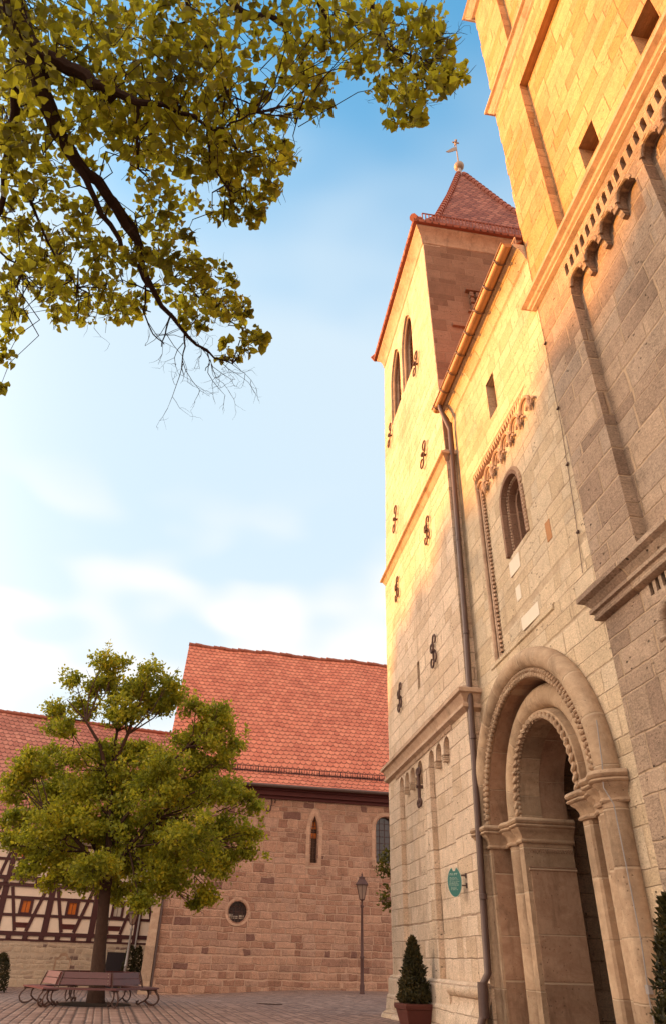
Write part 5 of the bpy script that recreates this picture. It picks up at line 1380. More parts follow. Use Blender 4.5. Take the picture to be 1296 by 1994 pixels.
LIN = [[-2.37, 2.64, 7.36, 0.201], [-1.96, 2.17, 6.37, 0.167], [-2.02, 2.51, 7.28, 0.194], [-1.8, 2.22, 6.54, 0.17], [-1.81, 2.48, 7.25, 0.191], [-1.85, 2.59, 7.46, 0.198], [-1.57, 2.55, 7.36, 0.193], [-1.49, 2.34, 6.95, 0.18], [-1.48, 2.66, 7.81, 0.216], [-1.42, 2.54, 7.63, 0.209], [-1.01, 2.18, 6.8, 0.171], [-0.98, 2.17, 6.86, 0.173], [-0.98, 2.61, 7.82, 0.213], [-0.76, 2.11, 6.72, 0.176], [-0.58, 2.19, 6.96, 0.183], [-0.69, 2.44, 7.62, 0.204], [-0.43, 2.33, 7.27, 0.184], [-0.18, 2.09, 6.95, 0.181], [0.03, 2.24, 7.4, 0.186], [0.21, 1.97, 6.76, 0.149], [0.48, 2.16, 7.29, 0.164], [0.56, 1.9, 6.74, 0.124], [0.79, 1.87, 6.61, 0.106], [-1.89, 2.33, 6.25, 0.165], [-2.34, 2.82, 7.4, 0.203], [-1.94, 2.65, 7.16, 0.192], [-1.85, 2.53, 6.96, 0.185], [-1.79, 2.86, 7.57, 0.183], [-1.59, 2.48, 6.69, 0.158], [-1.25, 2.25, 6.29, 0.152], [-1.37, 2.44, 6.85, 0.169], [-1.35, 2.73, 7.56, 0.209], [-1.28, 2.6, 7.28, 0.199], [-0.82, 2.08, 6.19, 0.161], [-0.8, 2.09, 6.12, 0.159], [-0.73, 2.36, 6.7, 0.178], [-0.8, 2.66, 7.48, 0.203], [-0.52, 2.5, 7.01, 0.152], [-0.5, 2.15, 6.19, 0.13], [-0.34, 2.55, 7.45, 0.162], [-0.11, 2.15, 6.67, 0.157], [0.04, 2.28, 6.79, 0.144], [0.19, 2.02, 6.41, 0.11], [0.41, 2.21, 6.86, 0.12], [0.66, 2.45, 7.81, 0.11], [0.81, 2.17, 7.04, 0.08], [1.03, 2.16, 7.22, 0.1], [0.89, 1.99, 6.55, 0.081], [-1.77, 2.28, 5.78, 0.145], [-2.22, 2.92, 6.98, 0.184], [-1.85, 2.58, 6.51, 0.174], [-1.65, 2.37, 6.06, 0.159], [-1.64, 2.62, 6.49, 0.155], [-1.79, 2.85, 6.99, 0.17], [-1.41, 2.58, 6.52, 0.163], [-1.47, 2.76, 6.83, 0.172], [-1.11, 2.22, 5.99, 0.152], [-1.21, 2.53, 6.55, 0.17], [-1.12, 2.72, 6.91, 0.19], [-1.12, 2.76, 6.99, 0.193], [-0.77, 2.23, 6.02, 0.158], [-0.78, 2.22, 6.04, 0.159], [-0.74, 2.76, 7.27, 0.189], [-0.63, 2.41, 6.48, 0.164], [-0.52, 2.33, 6.35, 0.104], [-0.66, 2.97, 7.68, 0.131], [-0.06, 2.79, 7.74, 0.15], [0.05, 2.64, 7.23, 0.149], [0.19, 2.43, 6.48, 0.09], [0.03, 2.89, 7.37, 0.115], [0.47, 2.75, 7.9, 0.113], [0.44, 2.06, 6.41, 0.087], [0.4, 2.07, 6.18, 0.053], [0.75, 2.49, 7.3, 0.084], [0.78, 2.3, 6.76, 0.085], [1.08, 2.45, 7.34, 0.104], [1.02, 2.19, 6.63, 0.084], [1.3, 2.48, 7.35, 0.076], [0.84, 2.09, 6.14, 0.091], [0.85, 2.52, 6.91, 0.115], [0.78, 2.82, 7.58, 0.109], [0.56, 2.21, 6.3, 0.063], [0.81, 2.37, 6.43, 0.082], [0.71, 2.39, 6.27, 0.056], [0.84, 2.25, 6.06, 0.053], [0.96, 2.1, 6.25, 0.055], [-2.3, 3.11, 6.87, 0.165], [-2.39, 3.33, 7.14, 0.173], [-2.14, 3.18, 7.15, 0.17], [-2.03, 2.95, 6.71, 0.158], [-1.6, 3.14, 7.22, 0.187], [-1.42, 2.84, 6.69, 0.17], [-1.44, 3.25, 7.5, 0.225], [-1.37, 3.09, 7.25, 0.215], [-1.03, 2.74, 6.61, 0.19], [-1.03, 2.75, 6.62, 0.191], [-0.82, 2.57, 6.24, 0.185], [-0.95, 3.16, 7.42, 0.228], [-0.74, 2.95, 6.94, 0.183], [-0.66, 2.78, 6.74, 0.176], [-0.59, 3.13, 7.18, 0.172], [-0.55, 3.08, 7.14, 0.17], [-1.34, 2.62, 6.13, 0.137], [-1.38, 2.67, 6.21, 0.14], [-1.32, 2.85, 6.45, 0.155], [-1.22, 2.81, 6.3, 0.151], [-0.32, 2.58, 6.77, 0.061], [-0.22, 2.59, 6.75, 0.052], [-0.3, 2.71, 6.78, 0.035], [-0.42, 3.14, 7.43, 0.089], [-1.85, 2.71, 5.74, 0.134], [-2.09, 3.04, 6.21, 0.149], [-1.78, 2.7, 5.82, 0.111], [-1.9, 2.93, 6.25, 0.121], [-1.76, 2.96, 6.45, 0.142], [-1.69, 2.89, 6.3, 0.138], [-1.7, 3.13, 6.89, 0.142], [-1.47, 2.69, 6.02, 0.121], [-1.2, 3.0, 6.56, 0.176], [-1.15, 2.85, 6.19, 0.165], [-1.1, 3.17, 6.94, 0.188], [-0.93, 2.62, 6.01, 0.156], [-0.83, 3.15, 6.97, 0.196], [-0.72, 2.61, 6.05, 0.164], [-0.71, 3.26, 7.27, 0.195], [-0.53, 2.66, 6.08, 0.157], [-0.38, 2.71, 6.15, 0.127], [-0.48, 2.81, 6.42, 0.134], [-0.3, 2.8, 6.68, 0.087], [-0.12, 2.59, 6.42, 0.066], [-0.1, 3.35, 7.5, 0.091], [-0.15, 2.98, 6.76, 0.098], [-0.27, 2.83, 6.25, 0.073], [-0.87, 2.9, 6.32, 0.142], [-0.87, 3.11, 6.59, 0.151], [-0.64, 3.03, 6.47, 0.146], [-0.69, 2.94, 6.3, 0.142], [-1.23, 3.57, 7.29, 0.152], [-1.08, 3.05, 6.53, 0.132], [-1.95, 3.08, 5.99, 0.144], [-1.7, 2.79, 5.69, 0.125], [-1.81, 3.3, 6.49, 0.137], [-1.7, 3.36, 6.67, 0.131], [-1.96, 3.29, 6.19, 0.115], [-1.89, 3.4, 6.49, 0.102], [-1.57, 3.34, 6.65, 0.093], [-0.56, 2.88, 6.23, 0.106], [-0.65, 3.31, 7.02, 0.123], [-0.36, 2.78, 6.03, 0.086], [-0.17, 3.47, 7.31, 0.119], [-0.01, 3.19, 6.93, 0.074], [-0.23, 3.6, 7.38, 0.121], [-0.09, 3.04, 6.3, 0.067], [-0.37, 3.45, 6.82, 0.093], [-0.56, 3.04, 6.41, 0.077], [-0.41, 3.25, 6.23, 0.059], [-0.54, 3.4, 6.37, 0.061], [-0.25, 3.23, 6.16, 0.075], [-0.19, 3.17, 6.18, 0.067], [-0.23, 3.76, 6.95, 0.039], [-2.39, 3.91, 6.74, 0.122], [-1.99, 3.52, 6.34, 0.102], [-2.01, 3.84, 6.89, 0.121], [-1.8, 3.6, 6.56, 0.114], [-1.44, 3.31, 6.13, 0.078], [-0.96, 2.79, 5.64, 0.09], [-0.9, 2.93, 5.88, 0.102], [-0.95, 3.51, 6.68, 0.111], [-1.17, 3.7, 6.79, 0.106], [-0.85, 3.21, 6.02, 0.082], [-0.86, 3.82, 7.16, 0.101], [-1.49, 3.26, 5.85, 0.075], [-1.35, 3.03, 5.49, 0.053], [-1.4, 3.42, 6.27, 0.071], [-2.05, 3.54, 6.04, 0.072], [-2.17, 3.94, 6.49, 0.098], [-1.91, 3.82, 6.36, 0.104], [-1.92, 4.16, 6.69, 0.111], [-1.99, 3.85, 6.14, 0.093], [-2.05, 4.26, 6.71, 0.113], [-1.94, 3.47, 5.99, 0.07], [-1.53, 3.81, 6.35, 0.084], [-1.31, 3.67, 5.98, 0.078], [-1.54, 3.84, 6.19, 0.082], [-1.29, 3.84, 6.61, 0.105], [-1.04, 3.6, 6.35, 0.117], [-1.1, 4.14, 7.05, 0.123], [-0.67, 3.11, 5.64, 0.054], [-1.0, 4.09, 7.11, 0.082], [-2.09, 4.21, 6.43, 0.09], [-1.97, 3.54, 5.43, 0.083], [-1.99, 3.78, 5.71, 0.097], [-2.09, 4.36, 6.29, 0.109], [-1.53, 3.38, 5.21, 0.077], [-1.67, 3.6, 5.75, 0.077], [-1.76, 4.07, 6.17, 0.085], [-1.71, 3.9, 5.59, 0.078], [-1.95, 4.66, 6.29, 0.081], [-1.8, 4.41, 6.29, 0.099], [-1.69, 4.46, 6.36, 0.079], [-1.37, 3.85, 5.82, 0.07], [-1.17, 3.14, 5.43, 0.061], [-1.05, 3.35, 5.72, 0.089], [-0.98, 3.57, 5.93, 0.11], [-0.77, 3.28, 5.61, 0.094], [-0.7, 3.7, 6.12, 0.07], [-1.1, 3.38, 5.6, 0.056], [-2.43, 4.54, 6.29, 0.092], [-2.26, 4.43, 6.03, 0.069], [-2.25, 4.52, 6.1, 0.06], [-2.12, 4.17, 5.56, 0.063], [-2.09, 4.16, 5.35, 0.053], [-1.85, 3.78, 4.85, 0.047], [-1.93, 4.02, 4.8, 0.032], [-1.82, 4.28, 5.84, 0.046], [-1.37, 3.72, 5.32, 0.056], [-1.48, 4.31, 6.17, 0.067], [-1.34, 4.07, 5.75, 0.062], [-1.48, 4.64, 6.48, 0.091], [-1.41, 4.59, 6.49, 0.081], [-1.1, 4.04, 5.84, 0.062], [-1.27, 4.3, 6.03, 0.074], [-0.77, 3.34, 5.54, 0.101], [-0.72, 3.64, 5.85, 0.109], [-0.54, 3.49, 5.77, 0.081], [-0.47, 4.03, 6.53, 0.066], [-0.4, 4.05, 6.39, 0.075], [-0.92, 4.59, 6.7, 0.112], [-0.66, 4.14, 6.2, 0.111], [-0.54, 4.17, 6.27, 0.121], [-0.34, 3.81, 5.89, 0.077], [-0.71, 4.49, 6.44, 0.088], [-0.43, 4.36, 6.39, 0.096], [-0.34, 4.59, 6.57, 0.09], [-0.55, 3.89, 5.6, 0.058], [-0.76, 4.09, 5.98, 0.063], [-0.16, 3.79, 5.46, 0.072], [-0.08, 3.69, 5.31, 0.054], [-0.19, 3.82, 5.33, 0.048], [-0.33, 3.83, 5.34, 0.032], [-0.37, 4.39, 5.75, 0.045], [-0.26, 4.38, 5.79, 0.036], [-0.58, 3.68, 5.8, 0.083], [-0.23, 3.27, 7.53, 0.121], [-0.09, 2.98, 6.66, 0.096], [0.0, 2.85, 6.37, 0.075], [-0.1, 2.82, 5.98, 0.078], [-0.18, 3.39, 6.73, 0.091], [-0.3, 3.75, 7.06, 0.088], [-0.32, 3.24, 6.28, 0.085], [-0.44, 3.35, 6.33, 0.069], [-0.24, 2.86, 6.22, 0.089], [-0.39, 3.39, 6.82, 0.102], [-0.54, 3.62, 7.36, 0.111], [-0.4, 3.05, 6.25, 0.083], [-1.66, 3.17, 5.13, 0.082], [-2.22, 4.14, 6.01, 0.105], [-1.86, 3.95, 5.97, 0.1], [-1.6, 3.61, 5.4, 0.089], [-1.73, 4.44, 6.17, 0.097], [-1.37, 3.43, 5.46, 0.079], [-1.27, 3.55, 5.63, 0.09], [-1.31, 4.12, 6.07, 0.092], [-1.14, 4.01, 5.97, 0.08], [-1.05, 3.85, 6.22, 0.091], [-1.04, 4.51, 6.64, 0.101], [-1.8, 3.45, 5.56, 0.074], [-2.13, 3.73, 6.03, 0.1], [-1.49, 3.18, 5.57, 0.087], [-1.7, 4.15, 6.71, 0.1], [-1.98, 3.77, 5.41, 0.085], [-0.81, 4.01, 6.66, 0.106], [-0.61, 3.83, 6.1, 0.106], [-0.46, 3.97, 5.88, 0.095], [-0.31, 4.18, 6.16, 0.092], [-0.22, 3.7, 5.63, 0.057], [-0.5, 4.06, 6.05, 0.099], [-0.68, 3.89, 5.62, 0.067], [0.07, 1.97, 6.3, 0.138], [0.25, 2.46, 7.89, 0.171], [0.36, 2.05, 6.78, 0.126], [0.67, 2.43, 7.29, 0.111], [0.42, 1.94, 6.4, 0.109], [0.87, 2.62, 7.89, 0.112], [0.71, 1.95, 6.67, 0.107], [1.03, 2.28, 7.79, 0.119], [1.11, 2.26, 7.27, 0.093], [0.98, 2.51, 7.29, 0.103], [0.88, 2.69, 7.34, 0.095], [0.83, 2.41, 6.41, 0.065], [1.08, 2.28, 6.86, 0.087], [1.06, 2.18, 6.58, 0.058], [0.17, 2.61, 7.13, 0.119], [0.04, 2.66, 7.47, 0.134], [-0.07, 2.24, 6.26, 0.101], [0.13, 2.4, 6.29, 0.071]]
BR = {"a": [[-2.155, 1.904, 6.905, 0.144], [-2.006, 2.242, 6.721, 0.1019], [-1.902, 2.413, 6.57, 0.0959], [-1.842, 2.513, 6.486, 0.0907], [-1.722, 2.795, 6.322, 0.06], [-1.559, 3.046, 6.229, 0.0493], [-1.338, 3.248, 6.164, 0.0429], [-1.142, 3.521, 6.022, 0.0321], [-0.974, 3.828, 5.816, 0.0236], [-0.752, 4.042, 5.67, 0.0171], [-0.528, 4.174, 5.577, 0.0107], [-0.296, 4.235, 5.54, 0.0043]], "b": [[-1.842, 2.505, 6.49, 0.0648], [-1.675, 2.498, 6.492, 0.0514], [-1.474, 2.538, 6.418, 0.0421], [-1.286, 2.571, 6.338, 0.0352], [-1.08, 2.559, 6.278, 0.0244], [-0.789, 2.551, 6.222, 0.016], [-0.536, 2.657, 6.2, 0.01], [-0.345, 2.754, 6.164, 0.006]], "c": [[-1.89, 2.467, 6.549, 0.0566], [-1.972, 2.674, 6.535, 0.0399], [-2.076, 3.005, 6.434, 0.0315], [-2.165, 3.38, 6.285, 0.0229], [-2.223, 3.557, 6.134, 0.0183]], "d": [[-1.559, 3.046, 6.229, 0.03], [-1.447, 3.164, 6.065, 0.0232], [-1.289, 3.343, 5.924, 0.0209], [-1.125, 3.492, 5.792, 0.0166], [-0.982, 3.671, 5.682, 0.0124]], "e": [[-1.338, 3.248, 6.164, 0.0257], [-1.173, 3.486, 6.166, 0.0196], [-1.054, 3.703, 6.096, 0.0154], [-0.849, 3.858, 6.079, 0.0111], [-0.49, 4.038, 5.979, 0.0066], [-0.207, 4.183, 5.872, 0.0044]], "f": [[-0.772, 2.143, 7.495, 0.0377], [-0.481, 2.311, 7.356, 0.0302], [-0.203, 2.336, 7.362, 0.0232], [-0.047, 2.453, 7.319, 0.0186], [0.092, 2.704, 7.21, 0.0093]], "g": [[0.219, 2.009, 7.793, 0.034], [0.476, 2.177, 7.618, 0.0287], [0.615, 2.341, 7.547, 0.0239], [0.709, 2.399, 7.408, 0.0189], [0.815, 2.492, 7.357, 0.0141], [0.899, 2.707, 7.252, 0.0071]], "h": [[-0.889, 1.917, 6.916, 0.03], [-0.815, 2.12, 6.853, 0.0193], [-0.739, 2.277, 6.802, 0.015], [-0.604, 2.434, 6.751, 0.0107], [-0.517, 2.601, 6.682, 0.0064]], "i": [[-1.08, 2.559, 6.278, 0.0183], [-1.084, 2.74, 6.179, 0.0122], [-1.072, 2.939, 6.065, 0.0081]], "j": [[-0.536, 2.657, 6.2, 0.01], [-0.435, 2.577, 6.253, 0.008], [-0.26, 2.515, 6.297, 0.004]], "k": [[-0.591, 2.634, 6.207, 0.01], [-0.561, 2.803, 6.116, 0.008], [-0.439, 2.938, 6.047, 0.004]], "l": [[-2.092, 3.181, 6.32, 0.0135], [-1.963, 3.457, 6.187, 0.0112], [-1.783, 3.774, 6.018, 0.009], [-1.627, 3.97, 5.913, 0.0045]], "m": [[-0.974, 3.828, 5.816, 0.0086], [-1.056, 3.797, 5.824, 0.0064], [-1.213, 3.765, 5.812, 0.0043], [-1.402, 3.789, 5.736, 0.0032]], "n": [[-1.04, 3.736, 5.878, 0.0086], [-1.044, 3.95, 5.694, 0.0064], [-0.953, 4.072, 5.602, 0.0054], [-0.866, 4.134, 5.562, 0.0043]], "o": [[-0.823, 3.95, 5.74, 0.0086], [-0.855, 4.043, 5.651, 0.0064], [-0.885, 4.149, 5.543, 0.0043]], "p": [[-2.072, 3.534, 5.684, 0.0086], [-1.973, 3.602, 5.675, 0.0064], [-1.922, 3.664, 5.645, 0.0043]], "q": [[0.709, 2.399, 7.408, 0.0118], [0.881, 2.414, 7.379, 0.0094], [1.005, 2.405, 7.363, 0.0047]], "r": [[0.615, 2.341, 7.547, 0.012], [0.486, 2.332, 7.562, 0.0072], [0.399, 2.315, 7.575, 0.0048]], "s": [[-0.708, 4.072, 5.65, 0.0086], [-0.715, 4.194, 5.531, 0.0054], [-0.688, 4.313, 5.414, 0.0032]], "t": [[-0.551, 4.16, 5.589, 0.0064], [-0.48, 4.219, 5.54, 0.0043], [-0.514, 4.286, 5.467, 0.0032]], "u": [[-0.001, 2.1, 7.557, 0.0283], [0.204, 2.374, 7.455, 0.0141], [0.188, 2.536, 7.391, 0.0071]]}
oak = thing('oak_tree', 'full green oak tree growing through the round bench', 'tree', (-3.11, 26.4, 0))
mb = MB()
ty = 26.42
mb.tube([(-3.12, ty, -.05), (-3.14, ty, .12), (-3.17, ty, .5), (-3.25, ty, 1.1), (-3.31, ty, 1.67), (-3.38, ty, 2.5), (-3.44, ty, 3.0)], [.34, .28, .245, .215, .195, .18, .19], 14)
mb.tube([(-3.44, ty, 2.8), (-3.62, ty, 3.5), (-4.25, ty - .3, 4.15), (-4.9, ty - .6, 4.7), (-5.6, ty - .8, 5.2), (-6.4, ty - .9, 5.7)], [.13, .10, .07, .05, .035, .015], 9)
mb.tube([(-3.44, ty, 2.8), (-3.3, ty, 3.6), (-2.9, ty - .2, 4.35), (-2.2, ty - .5, 5.2), (-1.3, ty - .7, 5.9), (0, ty - .8, 6.6)], [.13, .095, .075, .055, .035, .015], 9)
mb.tube([(-3.44, ty, 2.8), (-3.55, ty, 4.2), (-3.75, ty, 5.3), (-4.0, ty, 6.8), (-4.05, ty, 8.2), (-4.6, ty - .2, 9.6), (-4.9, ty - .2, 10.8)], [.15, .12, .095, .07, .05, .03, .012], 10)
mb.tube([(-3.9, ty, 6.2), (-4.5, ty - .5, 7.6), (-5.1, ty - .7, 8.3), (-5.9, ty - .8, 9.0)], [.08, .06, .04, .015], 8)
mb.tube([(-4.0, ty, 6.8), (-3.6, ty - .4, 8.0), (-3.35, ty - .5, 9.2), (-3.2, ty - .5, 10.6)], [.08, .06, .04, .015], 8)
mb.tube([(-3.6, ty, 4.6), (-2.6, ty - .6, 6.2), (-1.4, ty - .8, 7.6), (-.4, ty - .8, 8.6)], [.07, .05, .03, .012], 8)
mb.tube([(-3.5, ty, 3.6), (-2.7, ty + .8, 5.0), (-2.0, ty + 1.8, 6.6)], [.1, .06, .02], 8)
mb.tube([(-3.5, ty, 3.6), (-4.6, ty + .9, 5.0), (-5.4, ty + 1.8, 6.4)], [.1, .06, .02], 8)
hub = [Vector(p) for p in ((-4.25, ty - .3, 4.15), (-2.9, ty - .2, 4.35), (-3.75, ty, 5.3), (-4.0, ty, 6.8), (-4.05, ty, 8.2), (-2.6, ty - .6, 6.2), (-1.4, ty - .8, 7.6), (-5.1, ty - .7, 8.3), (-4.9, ty - .6, 4.7), (-2.2, ty - .5, 5.2), (-3.6, ty - .4, 8.0))]
for x, y, z, r in OAK:
    c = Vector((x, y, z)); h_ = min(hub, key=lambda q: (q - c).length + (1.5 if q.z > c.z else 0))
    md = h_.lerp(c, .5) + Vector((rng.uniform(-.2, .2), rng.uniform(-.2, .2), -.12))
    mb.tube([h_, md, c + Vector((0, 0, r * .5))], [.035, .024, .008], 6)
    for q in range(3):
        e = c + Vector(rng.normal(size=3)) * r * .6; mb.tube([md.lerp(c, .5), e], [.014, .005], 4, False)
mb.build('trunk', M['bark'], oak)
mb = MB(); CC = []
for x, y, z, r in OAK:
    ns = max(6, int(19 * r / .7))
    for q in range(ns):                       # ragged sprays inside each clump
        d = rng.normal(size=3); d /= np.linalg.norm(d); d[2] = d[2] * .75 + .12
        c = np.array([x, y, z]) + d * r * rng.uniform(.35, .98)
        m_ = int(rng.uniform(34, 56))
        CC.append(c + rng.normal(size=(m_, 3)) * np.array([.135, .135, .085]) * (.7 + r * .5))
for q in range(150):                      # inner sprays that close the middle of the crown
    d = rng.normal(size=3); d /= np.linalg.norm(d)
    c = np.array([-3.2, ty, 5.6]) + d * np.array([3.0, 2.2, 2.3]) * rng.uniform(.3, 1) ** .5
    CC.append(c + rng.normal(size=(34, 3)) * np.array([.2, .2, .12]))
for x, z, h_ in ((-4.95, 11.1, .9), (-4.55, 11.0, .5), (-3.15, 10.9, .7), (-2.75, 10.6, .5), (-2.2, 10.5, .6), (-6.35, 10.2, .7), (-6.0, 9.9, .9), (-1.4, 9.9, .5), (-.2, 9.0, .6), (.7, 8.6, .5), (-7.1, 6.6, .4), (1.5, 5.6, .4), (1.75, 4.6, .3), (1.3, 6.0, .4)):
    m_ = int(70 * h_); tt = rng.uniform(0, 1, m_)
    CC.append(np.stack([x + rng.normal(size=m_) * .10 * (1.3 - tt), ty - .3 + rng.normal(size=m_) * .12, z - .5 + tt * h_], 1))
C = np.concatenate(CC)
leaves(mb, C, .135, rng, up=.35, ratio=.55, fold=.2)
print('oak leaves', len(C))
mb.build('crown', M['oak_leaf'], oak, smooth=False)

# ------------------------------------------------------------------ overhanging linden
lin = thing('linden_tree', 'large tree leaning in from the upper left with backlit round leaves', 'tree', (-4.6, .6, 0))
mb = MB()
A0 = Vector(BR['a'][0][:3])
mb.tube([(-4.6, .6, -.1), (-4.6, .6, .3), (-4.55, .62, 1.6), (-4.4, .7, 3.4), (-4.1, .8, 5.6), (-3.95, .9, 8.0), (-3.9, 1.0, 10.5)], [.46, .36, .31, .29, .26, .2, .1], 14)
mb.tube([(-4.1, .8, 5.6), (-3.4, 1.0, 6.6), A0 + Vector((-.35, -.25, .15)), A0], [.2, .17, .155, BR['a'][0][3]], 12)
for k in ('f', 'g', 'h', 'u'):
    q = Vector(BR[k][0][:3])
    mb.tube([(-4.0, .85, 7.0), Vector((-4.0, .85, 7.0)).lerp(q, .5) + Vector((0, 0, .5)), q], [.12, .08, BR[k][0][3]], 8)
tips = []
def crv(P):
    out = []; n = len(P)
    for i in range(n - 1):
        p0, p1, p2, p3 = [Vector(P[max(0, min(n - 1, j))]) for j in (i - 1, i, i + 1, i + 2)]
        for t in (0, .34, .67):
            out.append(.5 * ((2 * p1) + (-p0 + p2) * t + (2 * p0 - 5 * p1 + 4 * p2 - p3) * t * t + (-p0 + 3 * p1 - 3 * p2 + p3) * t ** 3))
    out.append(Vector(P[-1])); return out
def wig(P, s): return [p + Vector(rng.normal(size=3)) * s for p in P]
for k, P in BR.items():
    c = crv([p[:3] for p in P])
    rs = np.interp(np.linspace(0, len(P) - 1, len(c)), range(len(P)), [p[3] for p in P])
    mb.tube([c[0]] + wig(c[1:-1], .012) + [c[-1]], [float(max(.0025, r_)) for r_ in rs], 8)
    for i in range(3, len(c)):
        tips.append((c[i], (c[i] - c[i - 1]).normalized(), float(rs[i])))
tv = [t_[0] for t_ in tips]
def twig(p, d, L, r, dep):
    pts = [p]; q = p.copy(); d = d.normalized()
    for i in range(4):
        d = (d + Vector(rng.normal(size=3)) * .28 + Vector((0, 0, -.04))).normalized(); q = q + d * L / 4; pts.append(q)
        if dep > 0 and i > 0 and rng.random() < .75:
            ax = d.orthogonal().normalized(); sd = (d * .6 + (Matrix.Rotation(rng.uniform(0, 6.28), 3, d) @ ax)).normalized()
            twig(q, sd, L * .5, r * .6, dep - 1)
    mb.tube(pts, [r, r * .85, r * .7, r * .55, r * .35], 4, False)
for x, y, z, r in LIN:                              # twigs carrying the sprays
    c = Vector((x, y, z)); i = min(range(len(tv)), key=lambda j: (tv[j] - c).length)
    md = tv[i].lerp(c, .5) + Vector(rng.normal(size=3)) * .05 + Vector((0, 0, .06))
    L_ = (tv[i] - c).length
    if L_ < .95:
        w_ = [Vector(rng.normal(size=3)) * L_ * .10 for _ in range(3)]
        mb.tube([tv[i], tv[i].lerp(c, .25) + w_[0] + Vector((0, 0, .04)), md + w_[1], tv[i].lerp(c, .75) + w_[2] * .6, c], [.006, .005, .004, .003, .002], 4, False)
    for q in range(2): twig(c, Vector(rng.normal(size=3)), r * 2.2, .0035, 0)
for k in ('a', 's', 't', 'n', 'o', 'm', 'p', 'q', 'r', 'g'):   # bare twigs at the tips
    c = [Vector(p[:3]) for p in BR[k]]
    for q in range(5 if k in 'aqg' else 3):
        i = len(c) - 1 - (q % 2); t_ = rng.random()
        p = c[i - 1].lerp(c[i], t_)
        d = (c[i] - c[i - 1]).normalized() + Vector(rng.normal(size=3)) * .6 + Vector((0, 0, -.35))
        twig(p, d, rng.uniform(.28, .5), .0038, 2)
mb.build('trunk', M['bark_dark'], lin)
CC = []
for x, y, z, r in LIN:
    m_ = int(40 * min(1.3, r / .17) + 5)
    d = rng.normal(size=(m_, 3)); d /= np.linalg.norm(d, axis=1)[:, None]
    CC.append(np.array([x, y, z]) + d * (r * 1.22 * rng.uniform(.1, 1.0, (m_, 1)) ** .5) * np.array([1, 1, .9]))
for k in range(40):                                   # the rest of the crown, beyond the picture
    c = np.array([-4.0 + rng.normal() * 1.6, -.6 + rng.normal() * 1.3, 8.6 + rng.normal() * 1.3])
    CC.append(c + rng.normal(size=(60, 3)) * .35)
C = np.concatenate(CC)
print('linden leaves', len(C))
mb = MB(); leaves(mb, C, .062, rng, hang=.9, ratio=.86, fold=.34, jitter=.55)
mb.build('crown', M['lin_leaf'], lin, smooth=False)

# ------------------------------------------------------------------ small tree behind the corner of the tower, hedges, drain
sm = thing('small_tree', 'small leafy tree half hidden behind the corner of the church tower', 'tree', (6.9, 26.6, 0))
mb = MB().tube([(6.9, 26.6, 0), (6.85, 26.6, 2.0), (6.7, 26.6, 3.3), (6.5, 26.6, 4.3)], [.07, .06, .045, .015], 8)
mb.tube([(6.8, 26.6, 2.4), (6.35, 26.5, 3.2), (6.0, 26.5, 3.5)], [.035, .02, .008], 6); mb.tube([(6.7, 26.6, 3.2), (6.2, 26.5, 3.9), (5.85, 26.5, 4.2)], [.035, .02, .008], 6)
mb.build('trunk', M['bark'], sm)
CC = []
for x, z, r, n in ((6.06, 4.4, .24, 70), (5.88, 4.0, .22, 70), (6.15, 4.05, .3, 80), (6.35, 4.5, .35, 90), (5.98, 3.15, .2, 60), (6.1, 2.95, .18, 50), (6.15, 3.4, .16, 30), (6.6, 3.9, .5, 120), (6.9, 4.4, .5, 120), (7.1, 3.6, .5, 100), (6.7, 3.2, .4, 80)):
    CC.append(np.array([x, 26.5, z]) + rng.normal(size=(n, 3)) * r * .55)
mb = MB(); leaves(mb, np.concatenate(CC), .13, rng, up=.3, ratio=.5); mb.build('crown', M['hedge'], sm, smooth=False)
def bush(name, label, cx, cy, z0, rx, ry, h, n, lobes, cat='shrub'):
    t = thing(name, label, cat, (cx, cy, z0)); CC = []
    for (ox, rr_, hh) in lobes:
        q = rng.uniform(0, 1, n); an = rng.uniform(0, 2 * PI, n); rad = rr_ * np.sqrt(np.maximum(.03, 1 - q ** 2.4)) * rng.uniform(.4, 1, n) ** .5
        CC.append(np.stack([cx + ox + rad * np.cos(an), cy + rad * np.sin(an), z0 + q * hh], 1))
    mb = MB(); leaves(mb, np.concatenate(CC), .12, rng, up=.8, ratio=.4); mb.build('foliage', M['conifer'], t, smooth=False)
    MB().tube([(cx, cy, z0 - .1), (cx, cy, z0 + h * .6)], [.06, .02], 6).build('trunk', M['bark'], t)
bush('conifer_shrub', 'two-topped dark conifer shrub beside the black cellar door', -3.85, 46.2, -.3, .5, .5, 2.0, 1500, [(-.18, .40, 2.0), (.26, .36, 1.95)])
bush('clipped_shrub', 'dark clipped shrub at the far left edge, low by the rubble wall', -9.35, 40.2, -.25, .5, .5, 1.4, 1800, [(0, .5, 1.42)])
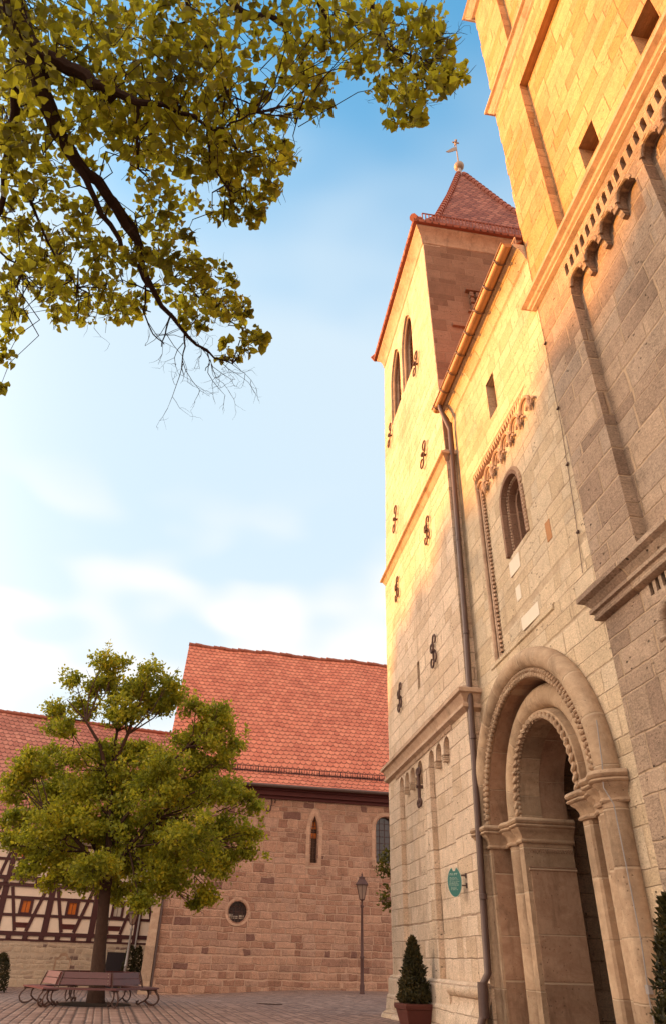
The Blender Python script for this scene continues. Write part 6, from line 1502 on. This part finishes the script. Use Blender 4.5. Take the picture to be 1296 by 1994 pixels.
dr = thing('drain_grate', 'long narrow iron drain grate let into the paving', 'drain', (2.4, 28.3, 0))
mb = MB()
for i in range(16):
    p = Vector((2.04, 28.55, 0)).lerp(Vector((2.75, 28.1, 0)), i / 16); mb.beam(p + Vector((-.09, -.13, .012)), p + Vector((.09, .13, .012)), .022, .02)
mb.build('grating', M['iron'], dr, smooth=False)
tp = MB().lathe(-3.2, 26.4, [(1.15, -.05), (1.15, .012), (.9, .03), (.3, .05)], 24)
o = tp.build('tree_pit', M['soil']); o['kind'] = 'structure'
# stone step at the tower corner
st = thing('corner_stone', 'low worn guard stone on the paving at the foot of the tower corner', 'kerb stone', (5.5, 24.2, 0))
mb = MB().ball((5.35, 23.1, .0), .34, 12, 8, (.8, 1.7, .55)); mb.ball((5.4, 22.3, .0), .3, 12, 8, (.8, 1.5, .5)); mb.build('stone', M['tower'], st)

# ------------------------------------------------------------------ unseen ridge added to the west, its skyline shaped to shade the lower walls
hx = -160.0
prof = [(-60, 47), (20, 45), (50, 42), (60, 40.2), (64, 38.6), (67, 37.4), (72, 37.0), (78, 36.9), (83.0, 36.7), (84.0, 35.0), (84.9, 32.0), (86, 30.5), (90, 30.3), (110, 29), (170, 24), (260, 12)]
mb = MB(); q = random.Random(8)
yy = [-60 + i * .8 for i in range(400)]
hp_ = np.interp(yy, [p[0] for p in prof], [p[1] for p in prof])
cols_ = []
for k, y in enumerate(yy):
    b = .35 * math.sin(y * 1.9) + .3 * math.sin(y * .83 + 1) + q.uniform(-.22, .22)
    h = hp_[k] + b
    cols_.append([(hx + 60, y, -1), (hx + 30, y, h * .42), (hx + 10, y, h * .78 + b), (hx, y, h), (hx - 25, y, h * .85), (hx - 90, y, -1)])
n = 6
mb.add([p for c in cols_ for p in c], [(k * n + j, (k + 1) * n + j, (k + 1) * n + j + 1, k * n + j + 1) for k in range(len(cols_) - 1) for j in range(n - 1)])
shade_ridge = mb.build('shade_ridge', plain('shade_ridge_green', (.05, .055, .02), .95, .1, 0, .5, .8), None)
shade_ridge['kind'] = 'structure'
